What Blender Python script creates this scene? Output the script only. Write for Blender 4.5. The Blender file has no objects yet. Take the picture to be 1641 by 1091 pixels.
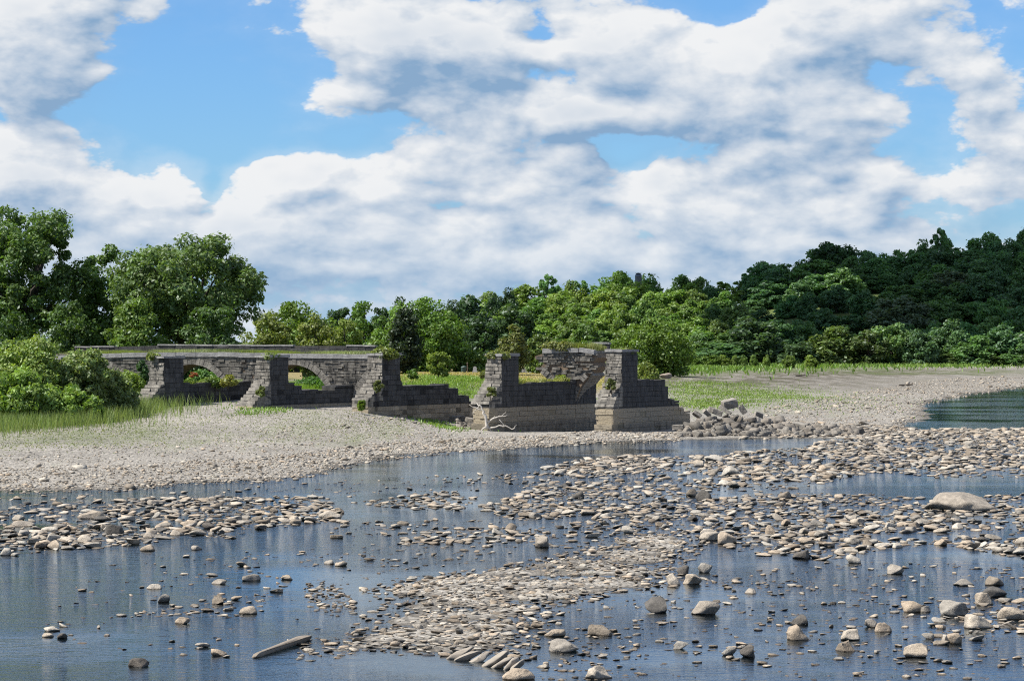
import bpy, math, random
import numpy as np

# ------------------------------------------------------------------ camera, light, sky
SC = bpy.context.scene
COL = SC.collection
F_PX, CX, HZ, CAM_H = 4560.0, 820.5, 540.0, 9.8        # survey: focal length in photo pixels, centre, horizon row, eye height
cam_d = bpy.data.cameras.new('camera')
cam = bpy.data.objects.new('camera', cam_d)
COL.objects.link(cam)
cam_d.sensor_width = 36.0
cam_d.lens = 36.0 * F_PX / 1641.0
cam_d.clip_start = 1.0
cam_d.clip_end = 9000.0
cam.location = (0, 0, CAM_H)
cam.rotation_euler = (math.radians(90) - 5.5 / F_PX, 0, 0)
SC.camera = cam
SC.view_settings.view_transform = 'Standard'
SC.view_settings.look = 'None'
SC.view_settings.exposure = 0.62
SC.view_settings.gamma = 1.0
SC.view_settings.use_curve_mapping = False
SC.cycles.max_bounces = 6
SC.cycles.diffuse_bounces = 3
SC.cycles.glossy_bounces = 3
SC.cycles.transmission_bounces = 3
SC.cycles.caustics_reflective = False
SC.cycles.caustics_refractive = False
SC.cycles.sample_clamp_indirect = 4.0
SC.cycles.use_denoising = False
SC.cycles.filter_width = 1.1

SUN_EL, SUN_AZ = 52.0, -103.0                            # azimuth from +Y, clockwise (negative: to the left)
sd = bpy.data.lights.new('sun', 'SUN')
sd.energy = 5.0
sd.angle = math.radians(0.53)
sd.color = (1.0, 0.955, 0.88)
sun = bpy.data.objects.new('sun', sd)
COL.objects.link(sun)
SV = np.array([math.sin(math.radians(SUN_AZ)) * math.cos(math.radians(SUN_EL)),
               math.cos(math.radians(SUN_AZ)) * math.cos(math.radians(SUN_EL)), math.sin(math.radians(SUN_EL))])
sun.rotation_euler = (math.radians(90 - SUN_EL), 0, math.radians(180 - SUN_AZ))
sun.location = (-100, 0, 200)


class S:
    """a node socket with arithmetic"""
    def __init__(self, nt, sock):
        self.nt, self.s = nt, sock

    def _m(self, op, *args, clamp=False):
        n = self.nt.nodes.new('ShaderNodeMath')
        n.operation = op
        n.use_clamp = clamp
        for i, a in enumerate((self,) + args):
            if isinstance(a, S):
                self.nt.links.new(a.s, n.inputs[i])
            else:
                n.inputs[i].default_value = a
        return S(self.nt, n.outputs[0])

    def __add__(self, o): return self._m('ADD', o)
    def __sub__(self, o): return self._m('SUBTRACT', o)
    def __mul__(self, o): return self._m('MULTIPLY', o)
    def __truediv__(self, o): return self._m('DIVIDE', o)
    def clamp(self): return self._m('ADD', 0.0, clamp=True)
    def exp(self): return self._m('EXPONENT')

    def ramp(self, a, b, lo=0.0, hi=1.0, smooth=True):
        n = self.nt.nodes.new('ShaderNodeMapRange')
        n.interpolation_type = 'SMOOTHSTEP' if smooth else 'LINEAR'
        self.nt.links.new(self.s, n.inputs[0])
        for i, v in zip((1, 2, 3, 4), (a, b, lo, hi)):
            n.inputs[i].default_value = v
        return S(self.nt, n.outputs[0])


def node(nt, kind, inputs=None, **props):
    n = nt.nodes.new(kind)
    for k, v in props.items():
        setattr(n, k, v)
    for k, v in (inputs or {}).items():
        if isinstance(v, S):
            nt.links.new(v.s, n.inputs[k])
        elif hasattr(v, 'is_output'):
            nt.links.new(v, n.inputs[k])
        else:
            n.inputs[k].default_value = v
    return n


def mixc(nt, fac, a, b, mode='MIX'):
    n = nt.nodes.new('ShaderNodeMix')
    n.data_type = 'RGBA'
    n.blend_type = mode
    for idx, v in ((0, fac), (6, a), (7, b)):
        if isinstance(v, S):
            nt.links.new(v.s, n.inputs[idx])
        elif hasattr(v, 'is_output'):
            nt.links.new(v, n.inputs[idx])
        elif idx == 0:
            n.inputs[0].default_value = v
        else:
            n.inputs[idx].default_value = (*v[:3], 1.0)
    return n.outputs[2]


# cumulus layout: centre and radii in photo pixels (azimuth, elevation), strength
CLOUDS = [
    (60, 45, 135, 75, .55), (120, 145, 100, 45, .50), (240, 28, 30, 34, .35), (415, 62, 45, 20, .16), (15, 245, 80, 65, .40), (95, 285, 55, 30, .32), (285, 248, 55, 28, .50), (235, 310, 100, 42, .34),
    (500, 278, 62, 36, .45), (425, 265, 36, 30, .28), (700, 238, 115, 38, .45), (600, 310, 85, 52, .30), (800, 305, 130, 46, .30), (910, 268, 60, 26, .25), (525, 158, 85, 24, .55), (650, 60, 125, 80, .70),
    (770, 85, 85, 65, .50), (690, 168, 52, 28, .38), (858, 85, 40, 30, .45), (1000, 75, 105, 85, .45), (900, 190, 140, 38, .40), (1160, 135, 105, 58, .50), (1090, 195, 160, 36, .30), (1290, 45, 150, 62, .55),
    (1330, 170, 130, 50, .35), (1500, 95, 130, 75, .45), (1600, 215, 85, 80, .45), (1230, 264, 66, 24, .40), (1050, 285, 62, 34, .35), (1115, 352, 84, 34, .40), (1405, 300, 40, 36, .50), (1345, 350, 66, 24, .35),
    (935, 372, 72, 34, .36), (1000, 405, 90, 24, .30), (1560, 310, 110, 42, .34), (690, 385, 170, 36, .28), (440, 365, 110, 55, .34), (300, 375, 110, 40, .30), (880, 425, 110, 20, .25), (560, 440, 140, 22, .18), (1250, 400, 120, 22, .25),
    (330, 165, 165, 100, -.95), (560, 225, 75, 26, -.50), (1170, 10, 60, 26, -.70), (868, 40, 34, 18, -.30), (1005, 258, 42, 32, -.45), (835, 390, 70, 20, -.15), (358, 278, 16, 30, -.35), (1035, 335, 36, 30, -.2),
    (1180, 310, 70, 22, -.12), (1480, 170, 30, 60, -.08), (1430, 235, 70, 20, -.10), (330, 330, 60, 14, -.2), (760, 340, 90, 16, -.2),
]


def density_group(oct_n, oct_v):
    g = bpy.data.node_groups.new('cloud_density', 'ShaderNodeTree')
    g.interface.new_socket('Vector', in_out='INPUT', socket_type='NodeSocketVector')
    g.interface.new_socket('Density', in_out='OUTPUT', socket_type='NodeSocketFloat')
    gi, go = g.nodes.new('NodeGroupInput'), g.nodes.new('NodeGroupOutput')
    sep = node(g, 'ShaderNodeSeparateXYZ', {0: gi.outputs[0]})
    x, y, z = (S(g, sep.outputs[i]) for i in range(3))
    u = x._m('ARCTAN2', y) * 4.56
    v = z._m('ARCSINE') * 4.56
    wv = node(g, 'ShaderNodeVectorMath', {0: gi.outputs[0], 1: (1, 1, 1.9)}, operation='MULTIPLY')
    warp = node(g, 'ShaderNodeTexNoise', {'Vector': wv.outputs[0], 'Scale': 16.0, 'Detail': 5.0})
    wsep = node(g, 'ShaderNodeSeparateColor', {0: warp.outputs['Color']})
    u2 = u + (S(g, wsep.outputs[0]) - 0.5) * 0.11
    v2 = v + (S(g, wsep.outputs[1]) - 0.5) * 0.09
    p = node(g, 'ShaderNodeCombineXYZ', {0: u2, 1: v2}).outputs[0]
    tot = None
    for (x0, y0, a, b, k) in CLOUDS:
        a, b, u0, v0 = a / 625, b / 625, (x0 - 820.5) / 1000, (540 - y0) / 1000
        q = node(g, 'ShaderNodeVectorMath', {0: p, 1: (1 / a, 1 / b, 0), 2: (-u0 / a, -v0 / b, 0)}, operation='MULTIPLY_ADD')
        ln = node(g, 'ShaderNodeVectorMath', {0: q.outputs[0]}, operation='LENGTH')
        e = S(g, ln.outputs['Value']).ramp(0.0, 1.0, k, 0.0)
        tot = e if tot is None else tot + e
    n1 = node(g, 'ShaderNodeTexNoise', {'Vector': wv.outputs[0], 'Scale': 15.0, 'Detail': oct_n, 'Roughness': 0.56, 'Lacunarity': 2.1, 'Distortion': 0.15})
    mv = node(g, 'ShaderNodeVectorMath', {0: warp.outputs['Color'], 1: (0.022, 0.022, 0.022), 2: wv.outputs[0]}, operation='MULTIPLY_ADD')
    vo = node(g, 'ShaderNodeTexVoronoi', {'Vector': mv.outputs[0], 'Scale': 27.0, 'Detail': oct_v, 'Roughness': 0.62, 'Lacunarity': 2.2}, normalize=True)
    vo2 = node(g, 'ShaderNodeTexVoronoi', {'Vector': mv.outputs[0], 'Scale': 68.0, 'Detail': 1.0, 'Roughness': 0.5}, normalize=True)
    low = v.ramp(0.36, 0.10, 0.0, 0.16)                   # broken cloud bank towards the horizon, all round
    d = S(g, n1.outputs[0]) * 1.5 - 0.75 + (S(g, vo.outputs['Distance']) * -1.0 + 0.40) * 0.95 + (S(g, vo2.outputs['Distance']) * -1.0 + 0.40) * 0.34 + tot * 0.95 + low - 0.12
    g.links.new(d.s, go.inputs[0])
    return g


def build_world():
    w = bpy.data.worlds.new('World')
    SC.world = w
    w.use_nodes = True
    nt = w.node_tree
    nt.nodes.clear()
    out = nt.nodes.new('ShaderNodeOutputWorld')
    bg = nt.nodes.new('ShaderNodeBackground')
    sky = nt.nodes.new('ShaderNodeTexSky')
    sky.sky_type = 'NISHITA'
    sky.sun_disc = False
    sky.sun_elevation = math.radians(SUN_EL)
    sky.sun_rotation = math.radians(SUN_AZ)
    sky.altitude = 300.0
    sky.air_density = 1.0
    sky.dust_density = 0.4
    sky.ozone_density = 3.0
    tc = nt.nodes.new('ShaderNodeTexCoord')
    vec = tc.outputs['Generated']
    fine, soft = density_group(9.0, 4.0), density_group(4.0, 2.3)

    def dens(g, off):
        a = node(nt, 'ShaderNodeVectorMath', {0: vec, 1: off}, operation='ADD')
        n = nt.nodes.new('ShaderNodeGroup')
        n.node_tree = g
        nt.links.new(a.outputs[0], n.inputs[0])
        return S(nt, n.outputs[0])
    d0 = dens(fine, (0, 0, 0))
    l0 = dens(soft, (0, 0, 0))
    l1 = dens(soft, (-0.0035, 0, 0.0045))
    l2 = dens(soft, (-0.006, 0, 0.016))
    sep = node(nt, 'ShaderNodeSeparateXYZ', {0: vec})
    el = S(nt, sep.outputs[2])
    veil = d0.ramp(-0.50, 0.06, 0.0, 0.55) * el.ramp(0.015, 0.085, 1.0, 0.15)
    alpha = d0.ramp(-0.02, 0.12)._m('MAXIMUM', veil)
    lit = ((l0 - l1) * 1.3 + (l0 - l2) * 0.78 + (d0 - l0) * 1.6 + 0.55).clamp()
    thick = l0.ramp(0.25, 1.1)
    lit = (lit - thick * 0.42).clamp()
    # blue of clear air: the sky texture, tinted to a deeper, more saturated blue
    blue = mixc(nt, 1.0, sky.outputs[0], (0.42, 0.65, 0.93), 'MULTIPLY')
    K = 6.1
    cshade = mixc(nt, lit.ramp(0.0, 1.0, smooth=False), (0.27 * K, 0.43 * K, 0.64 * K), (0.93 * K, 0.945 * K, 0.96 * K))
    low = el.ramp(0.0, 0.06, 0.38, 0.0)
    cshade = mixc(nt, low, cshade, (0.50 * K, 0.66 * K, 0.84 * K))
    blue = mixc(nt, el.ramp(0.0, 0.05, 0.7, 0.0), blue, (0.40 * K, 0.62 * K, 0.87 * K))
    colr = mixc(nt, alpha, blue, cshade)
    nt.links.new(colr, bg.inputs[0])
    bg.inputs[1].default_value = 0.10
    nt.links.new(bg.outputs[0], out.inputs[0])
    w.cycles.sampling_method = 'MANUAL'
    w.cycles.sample_map_resolution = 256


build_world()

# ------------------------------------------------------------------ helpers
rng = np.random.default_rng(7)
random.seed(7)


def onplane(px, py, Y):
    """the place that lies at distance Y on the survey ray of photo pixel (px, py)"""
    return np.array([(px - CX) / F_PX * Y, Y, CAM_H - (py - HZ) / F_PX * Y])


def onground(px, py, z=0.0):
    Y = (CAM_H - z) * F_PX / (py - HZ)
    return np.array([(px - CX) / F_PX * Y, Y, z])


def topx(X, Y, Z=0.0):
    return CX + F_PX * X / Y, HZ + F_PX * (CAM_H - Z) / Y


def inpoly(px, py, poly):
    px, py = np.asarray(px, float), np.asarray(py, float)
    r = np.zeros(px.shape, bool)
    n = len(poly)
    for i in range(n):
        x0, y0 = poly[i]
        x1, y1 = poly[(i + 1) % n]
        c = ((y0 > py) != (y1 > py))
        with np.errstate(divide='ignore', invalid='ignore'):
            r ^= c & (px < (x1 - x0) * (py - y0) / (y1 - y0 + 1e-12) + x0)
    return r


def wpoly(pts, z=0.0):
    """photo outline on the water or ground level -> outline on the ground in metres"""
    return [tuple(onground(x, y, z)[:2]) for x, y in pts]


def hash2(ix, iy, seed):
    h = (ix * 374761393 + iy * 668265263 + seed * 974711) & 0xffffffff
    h = ((h ^ (h >> 13)) * 1274126177) & 0xffffffff
    return ((h ^ (h >> 16)) & 0xffff) / 65535.0


def vnoise(x, y, seed=0):
    ix, iy = np.floor(x).astype(np.int64), np.floor(y).astype(np.int64)
    fx, fy = x - ix, y - iy
    fx, fy = fx * fx * (3 - 2 * fx), fy * fy * (3 - 2 * fy)
    a, b = hash2(ix, iy, seed), hash2(ix + 1, iy, seed)
    c, d = hash2(ix, iy + 1, seed), hash2(ix + 1, iy + 1, seed)
    return (a * (1 - fx) + b * fx) * (1 - fy) + (c * (1 - fx) + d * fx) * fy - 0.5


def fbm(x, y, seed=0, octv=4):
    t, a = 0, 1.0
    for o in range(octv):
        t = t + vnoise(x * 2 ** o, y * 2 ** o, seed + o) * a
        a *= 0.5
    return t


def mesh_np(name, V, Fc, mats=None, smooth=False, tint=None, fmat=None, attr='tint'):
    V = np.asarray(V, np.float32)
    me = bpy.data.meshes.new(name)
    if isinstance(Fc, np.ndarray):
        m, k = Fc.shape
        me.vertices.add(len(V))
        me.vertices.foreach_set('co', V.ravel())
        me.loops.add(m * k)
        me.loops.foreach_set('vertex_index', Fc.astype(np.int32).ravel())
        me.polygons.add(m)
        me.polygons.foreach_set('loop_start', np.arange(0, m * k, k, dtype=np.int32))
        me.update(calc_edges=True)
    else:
        me.from_pydata([tuple(v) for v in V.tolist()], [], Fc)
    for mt in (mats or []):
        me.materials.append(mt)
    if fmat is not None:
        me.polygons.foreach_set('material_index', np.asarray(fmat, np.int32))
    if smooth:
        me.polygons.foreach_set('use_smooth', np.ones(len(me.polygons), bool))
    if tint is not None:
        a = me.attributes.new(attr, 'FLOAT_COLOR', 'POINT')
        t = np.ones((len(V), 4), np.float32)
        t[:, :3] = tint
        a.data.foreach_set('color', t.ravel())
    return me


def link(name, me, parent=None, loc=None, label=None, cat=None, group=None, kind=None):
    o = bpy.data.objects.new(name, me)
    COL.objects.link(o)
    if parent is not None:
        o.parent = parent
    if loc is not None:
        o.location = loc
    tag(o, label, cat, group, kind)
    return o


def tag(o, label=None, cat=None, group=None, kind=None):
    if label: o['label'] = label
    if cat: o['category'] = cat
    if group: o['group'] = group
    if kind: o['kind'] = kind
    return o


def empty(name, loc, label, cat, group=None):
    o = link(name, None, None, loc, label, cat, group)
    o.empty_display_size = 0.5
    return o


class Geo:
    """collects pieces for one mesh"""
    def __init__(self):
        self.V, self.F, self.n = [], [], 0

    def add(self, V, Fs):
        V = np.asarray(V, float)
        self.V.append(V)
        self.F += [tuple(i + self.n for i in f) for f in Fs]
        self.n += len(V)

    def mesh(self, name, mats, smooth=False, tint=None):
        return mesh_np(name, np.concatenate(self.V), self.F, mats, smooth, tint)


def tube(path, radii, sides=6):
    path = np.asarray(path, float)
    V, Fs = [], []
    for i, p in enumerate(path):
        t = path[min(i + 1, len(path) - 1)] - path[max(i - 1, 0)]
        t = t / (np.linalg.norm(t) + 1e-9)
        u = np.cross(t, (0.31, 0.95, 0.1))
        u /= np.linalg.norm(u) + 1e-9
        w = np.cross(t, u)
        for k in range(sides):
            a = 2 * math.pi * k / sides
            V.append(p + radii[i] * (math.cos(a) * u + math.sin(a) * w))
    for i in range(len(path) - 1):
        for k in range(sides):
            a, b = i * sides + k, i * sides + (k + 1) % sides
            Fs.append((a, b, b + sides, a + sides))
    Fs.append(tuple(range(sides))[::-1])
    Fs.append(tuple((len(path) - 1) * sides + k for k in range(sides)))
    return V, Fs


# ------------------------------------------------------------------ materials
def new_mat(name):
    m = bpy.data.materials.new(name)
    m.use_nodes = True
    nt = m.node_tree
    nt.nodes.clear()
    out = nt.nodes.new('ShaderNodeOutputMaterial')
    b = nt.nodes.new('ShaderNodeBsdfPrincipled')
    nt.links.new(b.outputs[0], out.inputs[0])
    return m, nt, b, out


def noise(nt, vec, scale, detail=4.0, rough=0.55, col=False):
    n = node(nt, 'ShaderNodeTexNoise', {'Vector': vec, 'Scale': scale, 'Detail': detail, 'Roughness': rough})
    return n.outputs['Color'] if col else S(nt, n.outputs[0])


def bump(nt, b, h, strength, dist):
    n = node(nt, 'ShaderNodeBump', {'Height': h, 'Strength': strength, 'Distance': dist})
    nt.links.new(n.outputs[0], b.inputs['Normal'])


def geo_pos(nt):
    return nt.nodes.new('ShaderNodeNewGeometry').outputs['Position']


def stone_mat(name, source):
    """river stone; colour from the object or from the 'tint' attribute; wet below the lapping line"""
    m, nt, b, _ = new_mat(name)
    pos = geo_pos(nt)
    if source == 'object':
        c = nt.nodes.new('ShaderNodeObjectInfo').outputs['Color']
    else:
        c = node(nt, 'ShaderNodeAttribute', attribute_name='tint').outputs['Color']
    n1 = noise(nt, pos, 3.5, 5.0)
    n2 = noise(nt, pos, 19.0, 4.0, 0.7)
    f = (n1 * 1.3 + n2 * 1.2 - 0.30)
    v = node(nt, 'ShaderNodeCombineColor', {0: f, 1: f * 0.985, 2: f * 0.96})
    c = mixc(nt, 1.0, c, v.outputs[0], 'MULTIPLY')
    z = S(nt, node(nt, 'ShaderNodeSeparateXYZ', {0: pos}).outputs[2])
    wet = (z + (n1 - 0.5) * 0.04).ramp(0.014, 0.045, 1.0, 0.0)
    c2 = mixc(nt, 1.0, c, (0.34, 0.31, 0.27), 'MULTIPLY')
    nt.links.new(mixc(nt, wet, c, c2), b.inputs['Base Color'])
    nt.links.new(wet.ramp(0, 1, 0.85, 0.35).s, b.inputs['Roughness'])
    b.inputs['Specular IOR Level'].default_value = 0.3
    bump(nt, b, (n1 * 0.7 + n2 * 0.5), 0.9, 0.09)
    return m


def leaf_mat(name, translucent=0.36):
    m, nt, b, out = new_mat(name)
    nt.nodes.remove(b)
    oc = nt.nodes.new('ShaderNodeObjectInfo').outputs['Color']
    t = node(nt, 'ShaderNodeAttribute', attribute_name='tint').outputs['Color']
    c = mixc(nt, 1.0, oc, t, 'MULTIPLY')
    c = mixc(nt, 1.0, c, (1.62, 1.68, 1.40), 'MULTIPLY')
    d = node(nt, 'ShaderNodeBsdfDiffuse', {0: c})
    tc = mixc(nt, 1.0, c, (1.25, 1.35, 0.55), 'MULTIPLY')
    tr = node(nt, 'ShaderNodeBsdfTranslucent', {0: tc})
    gl = node(nt, 'ShaderNodeBsdfGlossy', {0: (0.9, 0.95, 1.0, 1.0), 1: 0.5})
    a = node(nt, 'ShaderNodeMixShader', {0: translucent, 1: d.outputs[0], 2: tr.outputs[0]})
    g = node(nt, 'ShaderNodeMixShader', {0: 0.03, 1: a.outputs[0], 2: gl.outputs[0]})
    nt.links.new(g.outputs[0], out.inputs[0])
    return m


def masonry_mat(name, base, dark, streak, var=0.5, objrand=True, stain=True, rough_scale=1.0):
    m, nt, b, _ = new_mat(name)
    pos = geo_pos(nt)
    sep = node(nt, 'ShaderNodeSeparateXYZ', {0: pos})
    z = S(nt, sep.outputs[2])
    sq = node(nt, 'ShaderNodeVectorMath', {0: pos, 1: (1, 1, 0.42)}, operation='MULTIPLY').outputs[0]
    fl = node(nt, 'ShaderNodeVectorMath', {0: pos, 1: (0.7, 0.7, 7.0)}, operation='MULTIPLY').outputs[0]
    n_streak = noise(nt, sq, 1.6, 5.0, 0.6)
    n_bed = noise(nt, fl, 1.3, 4.0, 0.65)
    n_f = noise(nt, pos, 9.0, 5.0, 0.7)
    c = mixc(nt, n_streak.ramp(0.28, 0.74), dark, base)
    if stain:
        zz = z + (n_streak - 0.5) * 0.10
        c = mixc(nt, zz.ramp(2.60, 2.72, 1.0, 0.0), c, mixc(nt, n_f.ramp(0.3, 0.7), (0.27, 0.225, 0.165), (0.34, 0.29, 0.215)))
        c = mixc(nt, zz.ramp(0.95, 1.25, 1.0, 0.0), c, mixc(nt, n_streak.ramp(0.3, 0.7), (0.16, 0.14, 0.11), (0.28, 0.24, 0.185)))
    f = n_bed * 0.7 + n_f * 0.8 + 0.25
    if objrand:
        r = S(nt, nt.nodes.new('ShaderNodeNewGeometry').outputs['Random Per Island'])
        f = f * (r * var + (1 - var * 0.5))
    v = node(nt, 'ShaderNodeCombineColor', {0: f, 1: f, 2: f * streak})
    nt.links.new(mixc(nt, 1.0, c, v.outputs[0], 'MULTIPLY'), b.inputs['Base Color'])
    b.inputs['Roughness'].default_value = 0.9
    b.inputs['Specular IOR Level'].default_value = 0.2
    bump(nt, b, (n_bed * 0.7 + n_f * 0.5), 0.9, 0.10 * rough_scale)
    return m


M = {}
M['stone_obj'] = stone_mat('river_stone_single', 'object')
M['stone_tint'] = stone_mat('river_stone_many', 'attr')
M['leaf'] = leaf_mat('leaves')
M['blade'] = leaf_mat('blades', 0.35)
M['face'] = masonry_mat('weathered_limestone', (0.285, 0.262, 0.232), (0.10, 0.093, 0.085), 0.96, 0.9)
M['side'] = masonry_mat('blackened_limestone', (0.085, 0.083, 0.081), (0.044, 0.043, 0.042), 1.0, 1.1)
M['rubble'] = masonry_mat('arcade_limestone', (0.205, 0.189, 0.168), (0.060, 0.057, 0.053), 0.96, 1.0)
M['core'] = masonry_mat('mortar_core', (0.09, 0.085, 0.078), (0.05, 0.048, 0.046), 0.95, 0.0, False)
M['cap'] = masonry_mat('coping_limestone', (0.34, 0.33, 0.31), (0.20, 0.195, 0.19), 1.0, 0.4, True, False)
M['soffit'] = masonry_mat('vault_sandstone', (0.24, 0.18, 0.13), (0.12, 0.09, 0.07), 0.95, 0.3, True, False)
M['block'] = masonry_mat('fallen_limestone', (0.32, 0.29, 0.252), (0.17, 0.157, 0.14), 0.97, 0.5, True, False)


def plain_mat(name, col, rough=0.8, var=0.3, scale=6.0, metal=0.0):
    m, nt, b, _ = new_mat(name)
    pos = geo_pos(nt)
    n = noise(nt, pos, scale, 5.0, 0.65)
    f = n * (2 * var) + (1 - var)
    v = node(nt, 'ShaderNodeCombineColor', {0: f, 1: f, 2: f})
    nt.links.new(mixc(nt, 1.0, (*col, 1), v.outputs[0], 'MULTIPLY'), b.inputs['Base Color'])
    b.inputs['Roughness'].default_value = rough
    b.inputs['Metallic'].default_value = metal
    bump(nt, b, n, 0.4, 0.03)
    return m


M['bark'] = plain_mat('bark', (0.055, 0.045, 0.035), 0.95, 0.4, 5.0)
M['drift'] = plain_mat('bleached_wood', (0.50, 0.455, 0.39), 0.8, 0.35, 9.0)
M['beam'] = plain_mat('old_beam', (0.21, 0.175, 0.135), 0.9, 0.45, 9.0)
M['slab'] = plain_mat('ribbed_rock', (0.29, 0.25, 0.20), 0.9, 0.3, 6.0)
M['dome'] = plain_mat('silo_dome', (0.10, 0.12, 0.15), 0.4, 0.15, 1.0, 0.3)
M['silo'] = plain_mat('silo_staves', (0.13, 0.135, 0.145), 0.85, 0.2, 1.0)
M['grave'] = plain_mat('marker_granite', (0.38, 0.37, 0.36), 0.7, 0.2, 6.0)
M['bin'] = plain_mat('bin_paint', (0.03, 0.06, 0.05), 0.5, 0.2, 6.0)
M['wood'] = plain_mat('post_wood', (0.12, 0.09, 0.065), 0.85, 0.3, 6.0)


def water_mat():
    m, nt, b, out = new_mat('river_water')
    nt.nodes.remove(b)
    pos = geo_pos(nt)
    st = node(nt, 'ShaderNodeVectorMath', {0: pos, 1: (0.62, 1.0, 1.0)}, operation='MULTIPLY').outputs[0]
    big = noise(nt, pos, 0.05, 4.0)
    n1 = noise(nt, st, 2.6, 4.0, 0.62)
    n2 = noise(nt, st, 0.75, 2.0, 0.5)
    ruff = big.ramp(0.36, 0.62, 0.22, 1.15)
    yy = S(nt, node(nt, 'ShaderNodeSeparateXYZ', {0: pos}).outputs[1])
    h = (n1 * 0.056 + n2 * 0.048) * ruff * yy.ramp(265, 310, 1.0, 0.34)      # the far pool lies sheltered and calm
    n = node(nt, 'ShaderNodeBump', {'Height': h, 'Strength': 1.0, 'Distance': 1.0}).outputs[0]
    gl = node(nt, 'ShaderNodeBsdfGlossy', {'Color': (0.88, 0.95, 1.0, 1), 'Roughness': 0.05, 'Normal': n})
    tr = node(nt, 'ShaderNodeBsdfTransparent', {0: (0.16, 0.25, 0.32, 1)})
    fr = node(nt, 'ShaderNodeFresnel', {'IOR': 1.333, 'Normal': n})
    mx = node(nt, 'ShaderNodeMixShader', {0: fr.outputs[0], 1: tr.outputs[0], 2: gl.outputs[0]})
    nt.links.new(mx.outputs[0], out.inputs[0])
    return m


M['water'] = water_mat()


def ground_mat():
    m, nt, b, _ = new_mat('gravel_and_turf')
    pos = geo_pos(nt)
    cov = node(nt, 'ShaderNodeAttribute', attribute_name='cover').outputs['Color']
    sp = node(nt, 'ShaderNodeSeparateColor', {0: cov})
    gr, dry, mud = (S(nt, sp.outputs[i]) for i in range(3))
    vo = node(nt, 'ShaderNodeTexVoronoi', {'Vector': pos, 'Scale': 4.2, 'Randomness': 1.0})
    vo2 = node(nt, 'ShaderNodeTexVoronoi', {'Vector': pos, 'Scale': 11.0})
    v1 = S(nt, node(nt, 'ShaderNodeSeparateColor', {0: vo.outputs['Color']}).outputs[0])
    v2 = S(nt, node(nt, 'ShaderNodeSeparateColor', {0: vo2.outputs['Color']}).outputs[1])
    nb = noise(nt, pos, 0.10, 4.0)
    fs = node(nt, 'ShaderNodeVectorMath', {0: pos, 1: (1.0, 0.16, 1.0)}, operation='MULTIPLY').outputs[0]
    nbb = noise(nt, fs, 0.30, 5.0, 0.65)
    nm = noise(nt, pos, 0.9, 5.0, 0.7)
    f = v1 * 0.40 + v2 * 0.26 + nm * 0.55 + nb * 0.55 + nbb * 0.55 - 0.33
    f = f * S(nt, vo.outputs['Distance']).ramp(0.30, 0.75, 1.0, 0.62)
    gcol = node(nt, 'ShaderNodeCombineColor', {0: f * 0.425, 1: f * 0.392, 2: f * 0.34}).outputs[0]
    c = mixc(nt, (mud * nbb.ramp(0.30, 0.60) * 2.3).clamp(), gcol, (0.105, 0.093, 0.070))
    nf = noise(nt, pos, 3.2, 6.0, 0.75)
    grass = mixc(nt, nf.ramp(0.3, 0.7), (0.055, 0.082, 0.024), (0.15, 0.185, 0.060))
    dryc = mixc(nt, nf.ramp(0.3, 0.7), (0.20, 0.165, 0.075), (0.33, 0.27, 0.13))
    c = mixc(nt, (dry * 1.6 + nm * 0.9 - 0.65).clamp(), c, dryc)
    c = mixc(nt, (gr * 1.7 + nm * 1.0 + (nf - 0.5) * 0.8 + (nbb - 0.5) * 2.2 - 0.75).clamp(), c, grass)
    z = S(nt, node(nt, 'ShaderNodeSeparateXYZ', {0: pos}).outputs[2])
    wet = (z + (nm - 0.5) * 0.12).ramp(0.01, 0.10, 0.65, 0.0)
    c = mixc(nt, wet, c, (0.06, 0.052, 0.042))
    nt.links.new(c, b.inputs['Base Color'])
    b.inputs['Roughness'].default_value = 0.95
    b.inputs['Specular IOR Level'].default_value = 0.15
    bump(nt, b, S(nt, vo.outputs['Distance']) * -0.9 + v1 * 0.8 + v2 * 0.35 + nf * 0.4, 0.8, 0.12)
    return m


M['ground'] = ground_mat()

# ------------------------------------------------------------------ aqueduct survey (used by the terrain too)
AX = np.array([0.495, 0.869, 0.0])                      # along each pier, away from the camera
BX = np.array([0.869, -0.495, 0.0])                     # out of each pier's right-hand face
UP = np.array([0.0, 0.0, 1.0])
PIER_PX = [97, 262, 432, 612, 803, 996]                 # near right corner of each tower
PIER_Y = [304, 300, 296, 292, 288, 284]
PO = [np.array([(p - CX) / F_PX * y, y, 0.0]) for p, y in zip(PIER_PX, PIER_Y)]
PW = 1.62
A_ARC, A_DEP = 15.7, 4.2
CI = [o + AX * A_ARC - BX * (PW * 0.6) for o in PO]
RDIR = CI[2] - CI[0]
RDIR = RDIR / np.linalg.norm(RDIR)

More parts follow.
